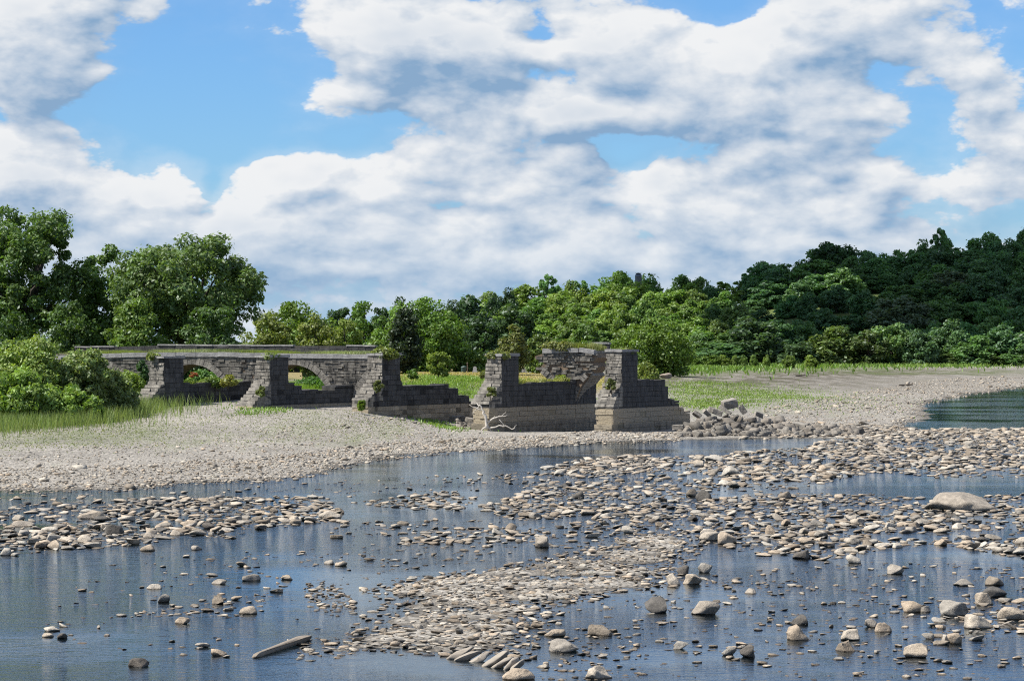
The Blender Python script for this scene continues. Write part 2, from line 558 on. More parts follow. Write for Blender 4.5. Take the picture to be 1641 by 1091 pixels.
# ------------------------------------------------------------------ terrain
SHORE = [(-260, 800), (0, 787), (100, 785), (200, 783), (330, 771), (450, 769), (520, 757), (548, 746), (600, 735), (650, 728), (760, 721), (870, 716),
         (950, 709), (1080, 705), (1180, 703), (1290, 698), (1380, 691), (1450, 684), (1480, 668), (1492, 655), (1478, 646), (1520, 636), (1570, 629),
         (1610, 622), (1660, 617), (1760, 612), (1990, 606)]
CTRL = []
for (x, y) in SHORE:
    p = onground(x, y, 0.0)
    CTRL.append((p[0], p[1], 0.0))
for i in range(len(SHORE) - 1):
    a, b = onground(*SHORE[i]), onground(*SHORE[i + 1])
    CTRL.append((*((a + b) / 2)[:2], 0.0))
for (x, y, Y) in [(235, 655, 297), (150, 664, 290), (0, 672, 283), (395, 655, 293), (500, 655, 300), (570, 659, 289.5), (480, 664, 282), (660, 669, 298),
                  (735, 675, 307), (745, 690, 290), (765, 689, 284), (850, 692, 291), (955, 692, 304), (955, 692, 281), (1050, 690, 291), (1095, 676, 303), (1200, 680, 292),
                  (250, 705, 240), (100, 720, 220), (0, 730, 214), (400, 720, 236), (300, 745, 208), (550, 705, 256), (680, 700, 266), (800, 703, 268), (-200, 715, 230), (-200, 660, 290)]:
    CTRL.append(tuple(onplane(x, y, Y)))
for (x, y, z) in [(720, 628, 2.0), (740, 645, 1.0), (660, 612, 3.0), (760, 612, 3.0), (860, 612, 2.8), (700, 598, 3.1), (850, 598, 3.0), (900, 640, 1.2), (1150, 645, 0.75), (1100, 630, 1.0), (1200, 625, 1.0),
                  (1150, 612, 1.2), (1250, 640, 0.7), (1300, 660, 0.5), (1400, 660, 0.35), (1400, 630, 0.7), (1300, 610, 1.0), (1500, 615, 0.45), (1600, 604, 0.6), (1400, 600, 1.0), (1641, 597, 0.8), (1800, 597, 0.8),
                  (1100, 602, 1.5), (1200, 594, 1.3), (1400, 592, 1.2), (1065, 603, 1.7), (1000, 610, 1.8)]:
    CTRL.append(tuple(onground(x, y, z)))
for X in (-75, -55, -40, -25, -12):
    for Y in (328, 350, 400, 480):
        CTRL.append((X, Y, 3.55 if X < -14 else 3.0))
for X in range(-260, 261, 60):
    for Y in (820, 880, 960):
        CTRL.append((X, Y, 1.3))
    CTRL.append((X, 640, 2.6 if X < 20 else (1.4 if X < 110 else 0.7)))
for (x, y) in [(100, 800), (-200, 820), (300, 790), (400, 785), (560, 760), (650, 745), (760, 735), (880, 730), (1000, 722), (1150, 715), (1300, 707), (1460, 697), (1560, 685), (1600, 650), (1700, 650), (1560, 660),
               (1641, 640), (1800, 640), (1800, 690), (1900, 625), (100, 850), (400, 840), (700, 800), (1000, 780), (1300, 750), (1641, 750), (1900, 800), (-200, 900), (200, 950), (500, 900), (800, 900), (1100, 900), (1400, 900), (1700, 900),
               (0, 1050), (300, 1091), (700, 1091), (1000, 1091), (1400, 1091), (1800, 1091), (-200, 1200), (500, 1250), (1200, 1250), (2000, 1200)]:
    p = onground(x, y)
    CTRL.append((p[0], p[1], -0.42))
CTRL = np.array(CTRL, float)
SCL = np.array([1.0, 0.62])
_p = CTRL[:, :2] * SCL
_D = np.linalg.norm(_p[:, None] - _p[None], axis=2)
_n = len(_p)
_A = np.zeros((_n + 1, _n + 1))
_A[:_n, :_n] = -_D + np.eye(_n) * -0.15
_A[:_n, _n] = 1
_A[_n, :_n] = 1
_W = np.linalg.solve(_A, np.append(CTRL[:, 2], 0))

# banks of stones that break the water: outline in the photo, ground level, cover, median size (m), spread
BANKS = [
    ('stones in the long middle bar', [(575, 945), (640, 925), (720, 918), (800, 905), (880, 890), (950, 868), (1010, 855), (1080, 850), (1140, 870), (1100, 905), (1080, 940), (1000, 950), (940, 965),
                  (890, 990), (870, 1020), (850, 1062), (790, 1048), (730, 1052), (650, 1050), (600, 1045), (520, 1060), (470, 1058), (490, 1025), (550, 1012), (580, 985), (615, 965)], 0.045, 0.95, 0.185, 0.66),
    ('stones in the long middle bar', [(485, 940), (530, 932), (565, 960), (575, 988), (545, 988), (500, 978)], 0.02, 0.6, 0.24, 0.4),
    ('stones in the band beside the shingle bank', [(-120, 818), (0, 812), (60, 805), (150, 803), (260, 797), (330, 797), (420, 796), (520, 796), (548, 815), (540, 835), (470, 843), (400, 850), (370, 863), (300, 858), (230, 872), (120, 882), (0, 893), (-120, 900)], -0.09, 0.58, 0.34, 0.62),
    ('stones in the riffle at mid stream', [(560, 806), (640, 795), (720, 787), (765, 800), (745, 818), (660, 817)], -0.12, 0.45, 0.32, 0.6),
    ('stones in the riffle at mid stream', [(775, 812), (870, 778), (980, 768), (1080, 780), (1110, 800), (1010, 818), (880, 832), (800, 830)], -0.08, 0.55, 0.34, 0.6),
    ('stones in the riffle below the piers', [(875, 750), (930, 736), (1030, 729), (1080, 738), (1072, 756), (1000, 762), (920, 766)], -0.02, 0.60, 0.45, 0.45),
    ('stones in the riffle at mid stream', [(630, 862), (700, 846), (800, 845), (870, 848), (905, 860), (860, 870), (720, 872), (640, 873)], -0.10, 0.5, 0.32, 0.55),
    ('stones in the rocky shallows', [(1275, 722), (1320, 706), (1400, 703), (1641, 694), (1760, 692), (1760, 762), (1641, 765), (1500, 766), (1400, 757), (1330, 772), (1285, 748)], -0.05, 0.68, 0.42, 0.6),
    ('stones in the chain below the rubble', [(1205, 694), (1290, 684), (1400, 682), (1480, 688), (1641, 686), (1760, 684), (1760, 697), (1641, 699), (1400, 703), (1250, 702)], 0.02, 0.60, 0.55, 0.45),
    ('stones in the riffle below the piers', [(1110, 738), (1200, 722), (1285, 745), (1330, 772), (1260, 787), (1130, 777)], -0.15, 0.42, 0.42, 0.6),
    ('stones in the rocky shallows', [(900, 838), (1000, 822), (1100, 802), (1250, 790), (1400, 790), (1500, 800), (1641, 790), (1760, 790), (1760, 900), (1641, 895), (1500, 872), (1420, 880), (1330, 898), (1230, 892), (1140, 872), (1080, 850), (960, 868), (900, 882), (850, 872)], -0.09, 0.68, 0.33, 0.62),
    ('stones in the shallow pools', [(1485, 1000), (1540, 968), (1600, 960), (1700, 955), (1700, 1015), (1560, 1025), (1490, 1036)], -0.06, 0.36, 0.24, 0.6),
    ('stones in the shallow pools', [(1060, 930), (1330, 900), (1700, 905), (1700, 1110), (880, 1110), (900, 1040), (960, 985)], -0.25, 0.085, 0.15, 0.75),
    ('stones in the shallow pools', [(1100, 925), (1300, 930), (1320, 950), (1200, 955)], -0.15, 0.22, 0.25, 0.5),
    ('stones in the open water', [(170, 990), (330, 960), (430, 950), (450, 975), (380, 990), (300, 985)], -0.15, 0.25, 0.26, 0.5),
    ('stones in the open water', [(150, 900), (600, 870), (640, 930), (560, 990), (440, 1065), (150, 1040), (60, 1000)], -0.40, 0.022, 0.24, 0.5),
    ('stones in the open water', [(560, 870), (880, 868), (780, 900), (600, 925)], -0.40, 0.07, 0.22, 0.6),
    ('stones in the riffle at mid stream', [(540, 835), (900, 830), (860, 850), (520, 865)], -0.40, 0.09, 0.30, 0.55),
    ('stones in the riffle below the piers', [(780, 765), (900, 745), (1300, 715), (1300, 790), (900, 800)], -0.40, 0.12, 0.34, 0.6),
    ('stones in the shallow pools', [(880, 990), (1000, 955), (1100, 950), (1000, 1095), (860, 1095)], -0.30, 0.08, 0.2, 0.5),
    ('stones in the open water', [(480, 770), (780, 760), (780, 790), (400, 800), (0, 805), (0, 795), (300, 790)], -0.4, 0.025, 0.32, 0.4),
]
WB = [(g, wpoly(p), z, c, s * 0.91, sg * 1.06) for (g, p, z, c, s, sg) in BANKS]


def soft_inside(X, Y, poly, edge):
    """1 inside the outline, falling to 0 over `edge` metres"""
    ins = inpoly(X, Y, poly)
    x0, x1 = min(p[0] for p in poly) - edge, max(p[0] for p in poly) + edge
    y0, y1 = min(p[1] for p in poly) - edge, max(p[1] for p in poly) + edge
    d = np.full(X.shape, 1e9)
    near = (X > x0) & (X < x1) & (Y > y0) & (Y < y1)
    xs, ys = X[near], Y[near]
    dn = np.full(xs.shape, 1e9)
    for i in range(len(poly)):
        ax, ay = poly[i]
        bx, by = poly[(i + 1) % len(poly)]
        L2 = (bx - ax) ** 2 + (by - ay) ** 2 + 1e-9
        t = np.clip(((xs - ax) * (bx - ax) + (ys - ay) * (by - ay)) / L2, 0, 1)
        dn = np.minimum(dn, np.hypot(xs - ax - t * (bx - ax), ys - ay - t * (by - ay)))
    d[near] = dn
    s = np.where(ins, d, -d)
    return np.clip(s / edge * 0.5 + 0.5, 0, 1)


def hills(X, Y):
    t = np.clip((Y + 0.25 * np.abs(X) * (X > 0) - 905) / 260, 0, 1)
    t = t * t * (3 - 2 * t)
    u = X / np.maximum(Y, 1) * F_PX + CX
    prof = np.interp(u, [-1500, 300, 560, 760, 860, 1000, 1100, 1180, 1230, 1330, 1480, 1600, 1800, 2600], [3, 3, 5, 7, 13, 15, 16, 18, 22, 27, 28, 31, 34, 36])
    return t * prof


def terrain(X, Y, fine=True):
    X, Y = np.asarray(X, float), np.asarray(Y, float)
    sh = X.shape
    x, y = X.ravel(), Y.ravel()
    z = np.full(x.shape, _W[_n])
    for i in range(_n):
        z -= _W[i] * np.hypot(x * SCL[0] - _p[i, 0], y * SCL[1] - _p[i, 1])
    far = np.clip((y - 800) / 120, 0, 1)
    z = np.clip(z * (1 - far) + 1.3 * far, -0.7, 4.5)
    back = np.clip((50 - y) / 30, 0, 1)
    z = z * (1 - back) + (-0.5) * back
    if fine:
        z += np.where(z > 0.05, fbm(x * 0.12, y * 0.12, 3) * 0.10 + fbm(x * 0.9, y * 0.9, 9, 3) * 0.07, fbm(x * .4, y * .4, 5, 3) * 0.1)
        for (g, poly, bz, c, s, sg) in WB:
            if bz < -0.2:
                continue
            m = soft_inside(x, y, poly, 1.6)
            tgt = bz + fbm(x * 0.55, y * 0.55, 21, 4) * 0.17
            z = np.where(m > 0, np.maximum(z, z * (1 - m) + tgt * m), z)
    z += hills(x, y)
    return z.reshape(sh)


def ground_z(x, y):
    return float(terrain(np.array([x]), np.array([y]))[0])


def axis(vals):
    out = []
    for a, b, st in vals:
        out += list(np.arange(a, b, st))
    return np.array(out + [vals[-1][1]])


gx = axis([(-900, -300, 60), (-300, -90, 6), (-90, -45, 1.2), (-45, 45, 0.55), (45, 90, 1.2), (90, 360, 6), (360, 900, 60)])
gy = axis([(-200, 60, 26), (60, 130, 0.5), (130, 330, 0.8), (330, 450, 2.0), (450, 1300, 10), (1300, 2600, 100)])
GX, GY = np.meshgrid(gx, gy)
GZ = terrain(GX, GY)
nx, ny = len(gx), len(gy)
idx = np.arange(nx * ny).reshape(ny, nx)
quads = np.stack([idx[:-1, :-1].ravel(), idx[:-1, 1:].ravel(), idx[1:, 1:].ravel(), idx[1:, :-1].ravel()], axis=1)
# plant cover of the ground: R turf, G dry lawn, B silt
cover = np.zeros((ny, nx, 3))
PATCH = [
    (0, [(1070, 650), (1080, 622), (1130, 612), (1190, 618), (1250, 632), (1300, 634), (1200, 642), (1130, 655)], 1.0, 0.62, 26),
    (0, [(640, 634), (690, 613), (780, 612), (770, 630), (700, 636)], 2.0, 1.0, 4),
    (1, [(600, 612), (640, 597), (1000, 594), (1000, 610), (760, 613)], 3.0, 1.0, 8),
    (0, [(-400, 690), (0, 684), (100, 680), (200, 672), (290, 664), (300, 652), (-400, 640)], 1.6, 0.9, 3),
    (0, [(-100, 725), (60, 716), (200, 715), (330, 705), (350, 692), (200, 688), (-100, 700)], 1.1, 0.40, 9),
    (0, [(430, 690), (560, 676), (640, 678), (680, 690), (600, 700), (450, 702)], 1.2, 0.30, 8),
    (0, [(1050, 606), (1130, 592), (1300, 586), (1420, 588), (1440, 592), (1180, 597)], 1.4, 0.7, 30),
    (2, [(1050, 612), (1250, 596), (1500, 592), (1560, 597), (1330, 606), (1250, 618), (1090, 622)], 1.0, 0.8, 40),
    (0, [(1300, 600), (1480, 595), (1600, 594), (1700, 596), (1600, 599), (1400, 602)], 0.9, 0.55, 30),
]
for (ch, px, z, k, e) in PATCH:
    w = wpoly(px, z)
    cover[..., ch] = np.maximum(cover[..., ch], soft_inside(GX, GY, w, e) * k)
cover[..., 1] = np.maximum(cover[..., 1], np.clip((GY - 400) / 40, 0, 1) * np.clip((22 - GX) / 10, 0, 1) * 0.9)
behind = np.clip((GY - 312 - (GX + 29) * -0.3) / 6, 0, 1) * np.clip((-2 - GX) / 6, 0, 1) * np.clip((450 - GY) / 60, 0, 1)
cover[..., 0] = np.maximum(cover[..., 0], behind * 0.9)
cover[..., 0] = np.maximum(cover[..., 0], np.clip((GY - 830) / 60, 0, 1))
ground = link('ground', mesh_np('ground', np.stack([GX.ravel(), GY.ravel(), GZ.ravel()], 1), quads, [M['ground']], True, cover.reshape(-1, 3), attr='cover'), kind='structure')
WS = 5
wx, wy = np.meshgrid(np.linspace(-700, 700, 8), np.linspace(-150, 800, 8))
wi = np.arange(64).reshape(8, 8)
wq = np.stack([wi[:-1, :-1].ravel(), wi[:-1, 1:].ravel(), wi[1:, 1:].ravel(), wi[1:, :-1].ravel()], axis=1)
link('water', mesh_np('water', np.stack([wx.ravel(), wy.ravel(), 0 * wx.ravel()], 1), wq, [M['water']]), kind='structure')

# ------------------------------------------------------------------ masonry
def clip_rect(poly, s0, s1, z0, z1):
    def clip(pts, inside, cut):
        out = []
        for i in range(len(pts)):
            a, b = pts[i - 1], pts[i]
            ia, ib = inside(a), inside(b)
            if ib:
                if not ia:
                    out.append(cut(a, b))
                out.append(b)
            elif ia:
                out.append(cut(a, b))
        return out

    def cx(v):
        return lambda a, b: (v, a[1] + (b[1] - a[1]) * (v - a[0]) / (b[0] - a[0]))

    def cz(v):
        return lambda a, b: (a[0] + (b[0] - a[0]) * (v - a[1]) / (b[1] - a[1]), v)
    p = clip(poly, lambda q: q[0] >= s0, cx(s0))
    p = clip(p, lambda q: q[0] <= s1, cx(s1)) if p else p
    p = clip(p, lambda q: q[1] >= z0, cz(z0)) if p else p
    p = clip(p, lambda q: q[1] <= z1, cz(z1)) if p else p
    out = []
    for q in p:
        if not out or math.hypot(q[0] - out[-1][0], q[1] - out[-1][1]) > 0.02:
            out.append(q)
    if len(out) > 1 and math.hypot(out[0][0] - out[-1][0], out[0][1] - out[-1][1]) <= 0.02:
        out.pop()
    return out


def area2(p):
    return 0.5 * sum(p[i - 1][0] * p[i][1] - p[i][0] * p[i - 1][1] for i in range(len(p)))


def prism(poly, org, sdir, ndir, n0, n1, jit=0.0):
    """outline in (s, z) pushed from n0 (back) to n1 (front)"""
    if area2(poly) < 0:
        poly = poly[::-1]
    k = len(poly)
    back = [org + sdir * s + UP * z + ndir * n0 for s, z in poly]
    front = [org + sdir * s + UP * z + ndir * (n1 + random.uniform(-jit, jit)) for s, z in poly]
    flip = np.dot(np.cross(sdir, UP), ndir) < 0
    Fs = [tuple(range(k))[::-1], tuple(range(k, 2 * k))] + [(i, (i + 1) % k, k + (i + 1) % k, k + i) for i in range(k)]
    if flip:
        Fs = [f[::-1] for f in Fs]
    return np.array(back + front), Fs


def courses(poly, org, sdir, ndir, ch, lr, depth, proud, rnd, gap=0.022, chv=0.12, jit=0.012, miss=0.025, rag=False):
    """lay courses of separate stones over a wall face"""
    out = []
    s0, s1 = min(p[0] for p in poly), max(p[0] for p in poly)
    z, z1 = min(p[1] for p in poly), max(p[1] for p in poly)
    while z < z1 - 0.05:
        h = ch * (1 + rnd.uniform(-chv, chv))
        if z + h > z1 - 0.12:
            h = z1 - z
        s = s0 - rnd.uniform(0, lr[1])
        while s < s1:
            ln = rnd.uniform(*lr)
            p = clip_rect(poly, s + gap, s + ln - gap, z + gap * 0.8, z + h - gap * 0.8)
            if rag and p:                                  # broken wall: whole stones stick out of the torn edge
                p = [(s + gap, z + gap), (s + ln - gap, z + gap), (s + ln - gap, z + h - gap), (s + gap, z + h - gap)] if bool(inpoly([s + ln / 2], [z + h / 2], poly)[0]) else []
            if len(p) >= 3 and abs(area2(p)) > 0.025 and rnd.random() > miss:
                out.append(prism(p, org, sdir, ndir, -depth, rnd.uniform(*proud), jit))
            s += ln
        z += h
    return out


def lay(pieces, name, mat, parent, limit=300, label=None):
    """each stone its own part; past the limit the smallest together as one part"""
    pieces = sorted(pieces, key=lambda q: -float(np.prod(np.ptp(q[0], axis=0) + 0.2)))
    for V, Fs in pieces[:limit]:
        c = V.mean(axis=0)
        o = link(name, mesh_np(name, V - c, Fs, [mat]), parent)
        o.location = c - Vec(parent)
        if label: o['label'] = label
    rest = pieces[limit:]
    if rest:
        g = Geo()
        for V, Fs in rest:
            g.add(V - Vec(parent), Fs)
        link(name + '_rest', g.mesh(name + '_rest', [mat]), parent, kind='stuff')


def Vec(o):
    """world place of an unrotated object"""
    v = np.zeros(3)
    while o is not None:
        v = v + np.array(o.location)
        o = o.parent
    return v


def wmesh(name, V, Fs, mats, parent, kind=None):
    return link(name, mesh_np(name, np.asarray(V) - Vec(parent), Fs, mats), parent, kind=kind)


AQ1 = empty('aqueduct', (CI[2][0], CI[2][1], 2.0), 'long ruined stone aqueduct of arches with three tall buttress towers and a weedy top', 'aqueduct', 'ruins of the stone aqueduct')
AQ2 = empty('aqueduct_pier', (PO[4][0], PO[4][1], 0.3), 'broken aqueduct pier carrying a leaning fragment of arch, white driftwood at its foot', 'aqueduct pier', 'ruins of the stone aqueduct')
AQ3 = empty('aqueduct_pier', (PO[5][0], PO[5][1], 0.3), 'last aqueduct pier, a tall tower with stepped low wall beside the heap of fallen blocks', 'aqueduct pier', 'ruins of the stone aqueduct')


def zat(py, Y):
    return CAM_H - (py - HZ) / F_PX * Y


PIERS = [  # pier no., owner, tower top z, tower length, slope start (a=0), slope end (a,z), low wall outline (a, z) after the tower
    (0, AQ1, 7.4, 3.3, 5.0, (-2.9, 3.0), [(3.3, 4.65), (15.9, 4.65)]),
    (1, AQ1, zat(574, 300), 3.5, 4.9, (-3.0, 2.75), [(3.5, 4.72), (16.6, 4.78)]),
    (2, AQ1, zat(573, 296), 3.4, 5.0, (-3.6, 2.2), [(3.4, 4.9), (4.6, 4.9), (4.6, 4.5), (5.9, 4.5), (5.9, 4.02), (12.3, 3.98), (12.3, 4.35), (16.4, 4.45)]),
    (3, AQ1, zat(570, 292), 3.5, 5.0, (-2.7, 3.3), [(3.5, 5.5), (3.9, 4.9), (4.0, 4.6), (13.2, 4.6), (13.2, 4.2), (15.2, 4.15), (15.2, 3.5), (17.6, 3.4), (17.6, 2.66), (19.6, 2.6), (19.6, 1.7), (20.2, 1.6)]),
    (4, AQ2, zat(571, 288), 3.5, 5.25, (-2.5, 3.05), [(3.5, 4.92), (15.9, 5.0)]),
    (5, AQ3, zat(564, 284), 3.4, 5.2, (-1.9, 2.85), [(3.4, 5.28), (9.6, 5.36), (9.6, 4.75), (10.3, 4.7), (10.3, 3.4), (11.7, 3.35), (11.7, 3.0), (12.8, 2.95), (12.8, 2.4), (14.0, 2.35), (14.0, 1.9), (15.4, 1.85)]),
]
rn = random.Random(11)


def build_pier(no, owner, ztop, tl, zs, slope, wall):
    o = PO[no]
    ae, ze = slope
    far_a = max(wall[-1][0], 20.0 if no in (4,) else 0)
    base = -0.8
    foot = ae - 0.25
    prof = [(foot, base), (foot, 0.9), (ae, 1.0), (ae, ze), (0.0, zs), (0.12, ztop), (tl - 0.05, ztop)]
    prof += [(tl, wall[0][1])] + wall[1:] if wall[0][0] == tl and wall[0][1] > 4.95 and no != 5 else wall
    if no == 4:
        prof += [(20.4, 5.0), (20.6, base)]
    else:
        prof += [(wall[-1][0] + 0.02, base)]
    pier = link('pier', None, owner)
    pier.location = o - Vec(owner)
    # core just behind the dressed stones
    V, Fs = prism(prof, o, AX, BX, -PW, 0.0)
    wmesh('pier_core', V, Fs, [M['core']], pier)
    # shaded long face, plain courses
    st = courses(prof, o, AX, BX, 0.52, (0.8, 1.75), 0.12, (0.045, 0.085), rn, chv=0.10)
    # lit front of the tower, slightly battered to the left
    side = -BX
    h = ztop
    fpoly = [(-0.03, zs - 0.3), (PW + 0.36, zs - 0.3), (PW + 0.05, ztop), (-0.03, ztop)]
    ft = courses(fpoly, o + AX * 0.06, side, -AX, 0.34, (0.35, 1.0), 0.5, (0.03, 0.16), rn, chv=0.35, jit=0.045)
    # sloped nose: courses stepping down like a worn stair
    ns = []
    z = 0.0
    zc = ze
    for z in np.arange(ze, zs, 0.34):
        a1 = ae * (1 - (z - ze) / max(zs - ze, 0.1))
        for (b0, b1) in ((-0.07, PW * 0.52), (PW * 0.54, PW + 0.38)):
            j = rn.uniform(-0.18, 0.18)
            p = [(a1 + j, z), (0.1, z), (0.1, z + 0.31), (a1 + j + 0.1, z + 0.30 + rn.uniform(-.05, .05))]
            ns.append(prism(p, o - BX * 0, AX, -BX, b0, b1, 0.03))
    z = base
    while z < ze - 0.05:
        hh = min(0.48, ze - z)
        t = (ae if z > 0.9 else foot)
        cuts = [-0.08, PW * rn.uniform(0.35, 0.65), PW + 0.3]
        for b0, b1 in zip(cuts[:-1], cuts[1:]):
            worn = rn.uniform(0.0, 0.5) if no in (4, 5) and z > 0.8 else rn.uniform(0, 0.15)
            p = [(t - 0.1 + worn, z + 0.015), (t + 1.2, z + 0.015), (t + 1.2, z + hh - 0.015), (t - 0.1 + worn, z + hh - 0.015)]
            ns.append(prism(p, o, AX, -BX, b0 + 0.015, b1 - 0.015, 0.03))
        z += hh
    cap = []
    for (a0, a1) in ((-0.16, tl * 0.5), (tl * 0.5 + 0.03, tl + 0.14)):
        for (b0, b1) in ((-0.16, PW * 0.5), (PW * 0.5 + 0.03, PW + 0.2)):
            zt = ztop + rn.uniform(-0.03, 0.05)
            cap.append(prism([(a0, ztop), (a1, ztop), (a1, zt + 0.24), (a0, zt + 0.24)], o, AX, -BX, b0, b1, 0.02))
    # loose coping on the low wall
    top = []
    for (p, q) in zip(wall[:-1], wall[1:]):
        if q[0] - p[0] > 0.8:
            a = p[0] + 0.05
            while a < q[0] - 0.3:
                ln = min(rn.uniform(0.9, 1.9), q[0] - a)
                zz = p[1] + (q[1] - p[1]) * (a - p[0]) / (q[0] - p[0])
                hh = rn.choice([0.06, 0.10, 0.16, 0.22])
                top.append(prism([(a, zz), (a + ln - 0.03, zz), (a + ln - 0.03, zz + hh), (a, zz + hh * rn.uniform(.8, 1.1))], o, AX, -BX, -0.10, PW + 0.05, 0.02))
                a += ln
    return pier, st, ft + ns, cap, top


side_p = {}
for spec in PIERS:
    pier, st, ft, cap, top = build_pier(*spec)
    side_p[spec[0]] = pier
    lim = 95 if spec[1] is AQ1 else 230
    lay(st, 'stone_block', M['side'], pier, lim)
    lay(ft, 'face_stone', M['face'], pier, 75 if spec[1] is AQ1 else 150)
    lay(cap, 'cap_stone', M['cap'], pier)
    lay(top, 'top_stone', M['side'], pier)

# arcade (towpath) of the long stretch: outline in (s, z) along RDIR from CI[2]
NF = np.array([RDIR[1], -RDIR[0], 0.0])                  # faces the camera


def to_sz(px, py, org=None):
    org = CI[2] if org is None else org
    d = np.array([(px - CX) / F_PX, 1.0, -(py - HZ) / F_PX])
    c0 = np.array([0, 0, CAM_H])
    t = np.dot(org - c0, NF) / np.dot(d, NF)
    p = c0 + d * t
    return float(np.dot(p - org, RDIR)), float(p[2])


s_c = [float(np.dot(CI[i] - CI[2], RDIR)) for i in (0, 1, 2)]
R_IN, RING = 4.4, 0.74
Z_SP = 2.35
TOPZ = to_sz(480, 568)[1]
s_l, s_r = to_sz(90, 570)[0], to_sz(606, 570)[0]
half = (s_c[2] - s_c[1]) / 2
centres = [s_c[0] - half, s_c[0] + half, s_c[1] + half, s_c[2] + half]


def arc_pts(c, r, a0, a1, n):
    return [(c + r * math.cos(a), Z_SP + r * math.sin(a)) for a in np.linspace(a0, a1, n)]


def arcade_outline(r):
    p = [(s_l, TOPZ), (s_r, TOPZ)]
    ec = centres[3]
    a_end = math.acos(max(-1, min(1, (s_r - ec) / r)))
    p += arc_pts(ec, r, a_end, math.pi, 14)
    p += [(ec - r, 0.5)]
    for c in (centres[2], centres[1]):
        p += [(c + r, 0.5)] + arc_pts(c, r, 0, math.pi, 22) + [(c - r, 0.5)]
    c = centres[0]
    p += [(c + r, 0.5)] + arc_pts(c, r, 0, math.pi * 0.5, 12)
    p += [(s_l, Z_SP + r)]
    return p


wall = link('arcade_wall', None, AQ1)
wall.location = CI[2] - Vec(AQ1)
V, Fs = prism(arcade_outline(R_IN), CI[2], RDIR, NF, -A_DEP, 0.0)
wmesh('arcade_core', V, Fs, [M['soffit']], wall)
st = []
outl = arcade_outline(R_IN + RING)
cuts = [s_l] + [centres[0]] + [s_c[0]] + [centres[1], s_c[1], centres[2], s_c[2]] + [s_r]
for a, b in zip(cuts[:-1], cuts[1:]):
    half_p = clip_rect(outl, a, b, 0.0, TOPZ)
    if len(half_p) > 2:
        st += courses(half_p, CI[2], RDIR, NF, 0.26, (0.4, 1.3), 0.15, (0.05, 0.17), rn, chv=0.35, jit=0.035)
lay(st, 'wall_stone', M['rubble'], wall)


def ring_stones(org, c, a0, a1, n, r, ring, dep, prd):
    out = []
    an = np.linspace(a0, a1, n + 1)
    for i in range(n):
        g = 0.004
        rr = ring * rn.uniform(0.92, 1.06)
        p = [(c + q * math.cos(t), Z_SP + q * math.sin(t)) for q, t in ((r, an[i] + g), (r + rr, an[i] + g), (r + rr, an[i + 1] - g), (r, an[i + 1] - g))]
        out.append(prism(p, org, RDIR, NF, -dep, rn.uniform(*prd), 0.01))
    return out


vs = []
for c, a0, a1, n in ((centres[0], 0, math.pi / 2, 15), (centres[1], 0, math.pi, 30), (centres[2], 0, math.pi, 30), (centres[3], math.pi * 0.62, math.pi, 11)):
    vs += ring_stones(CI[2], c, a0, a1, n, R_IN + 0.012, RING, 0.3, (0.09, 0.15))
lay(vs, 'voussoir', M['face'], wall)
# vault lining seen inside the arches
li = []
for c in centres[:3]:
    nn = 18
    an = np.linspace(0.06, math.pi - 0.06, nn + 1)
    for i in range(nn):
        p = [(c + q * math.cos(t), Z_SP + q * math.sin(t)) for q, t in ((R_IN - 0.05, an[i] + .006), (R_IN - 0.004, an[i] + .006), (R_IN - 0.004, an[i + 1] - .006), (R_IN - 0.05, an[i + 1] - .006))]
        li.append(prism(p, CI[2], RDIR, NF, -A_DEP + 0.05, -0.35, 0.0))
lay(li, 'vault_stone', M['soffit'], wall)


def coping_row(org, sdir, ndir, pts, hgt, n0, n1, name, mat, parent, lr=(1.6, 2.6), drop=0.0):
    out = []
    for (s0, z0), (s1, z1) in zip(pts[:-1], pts[1:]):
        s = s0
        while s < s1 - 0.1:
            ln = min(rn.uniform(*lr), s1 - s)
            za = z0 + (z1 - z0) * (s - s0) / (s1 - s0)
            zb = z0 + (z1 - z0) * (s + ln - s0) / (s1 - s0)
            j = rn.uniform(-0.025, 0.025)
            out.append(prism([(s + .012, za - hgt + j), (s + ln - .012, zb - hgt + j), (s + ln - .012, zb + j), (s + .012, za + j)], org, sdir, ndir, n0, n1 + rn.uniform(-.03, .03), 0.01))
            s += ln
    lay(out, name, mat, parent)


cp = [to_sz(x, y) for x, y in ((90, 570), (150, 566.5), (250, 564.5), (350, 564.5), (440, 566), (500, 567), (592, 567.5))]
coping_row(CI[2], RDIR, NF, cp, 0.50, -0.9, 0.24, 'coping_stone', M['cap'], wall)
sc_ = [(s, z - 0.52) for s, z in cp]
coping_row(CI[2], RDIR, NF, sc_, 0.30, -0.3, 0.13, 'string_stone', M['rubble'], wall)
# deck fill under the weeds, and the far parapet
ORG2 = CI[2] - NF * (A_DEP - 0.2)


def to_sz2(px, py): return to_sz(px, py, ORG2)


dk = [(cp[0][0], 5.0)] + [(s, z - 0.07) for s, z in cp] + [(s_r + 0.6, cp[-1][1] - 0.3), (s_r + 0.6, 6.9), (cp[-1][0], 6.9)]
dk = [(s, z) for s, z in [(cp[0][0], 7.2)] + [(s, z - 0.07) for s, z in cp] + [(s_r, cp[-1][1] - 0.25), (s_r, 7.2)]]
V, Fs = prism(dk, CI[2], RDIR, NF, -A_DEP + 0.02, -0.92)
wmesh('deck', V, Fs, [M['ground']], wall)
par = link('parapet', None, AQ1)
par.location = ORG2 - Vec(AQ1)
pcore = [(to_sz2(120, 560)[0], 7.4), (to_sz2(601, 560)[0], 7.4), (to_sz2(601, 553)[0], to_sz2(601, 554.5)[1]), (to_sz2(410, 553)[0], to_sz2(410, 554)[1]), (to_sz2(254, 553)[0], to_sz2(254, 554)[1]), (to_sz2(120, 556)[0], to_sz2(120, 557)[1])]
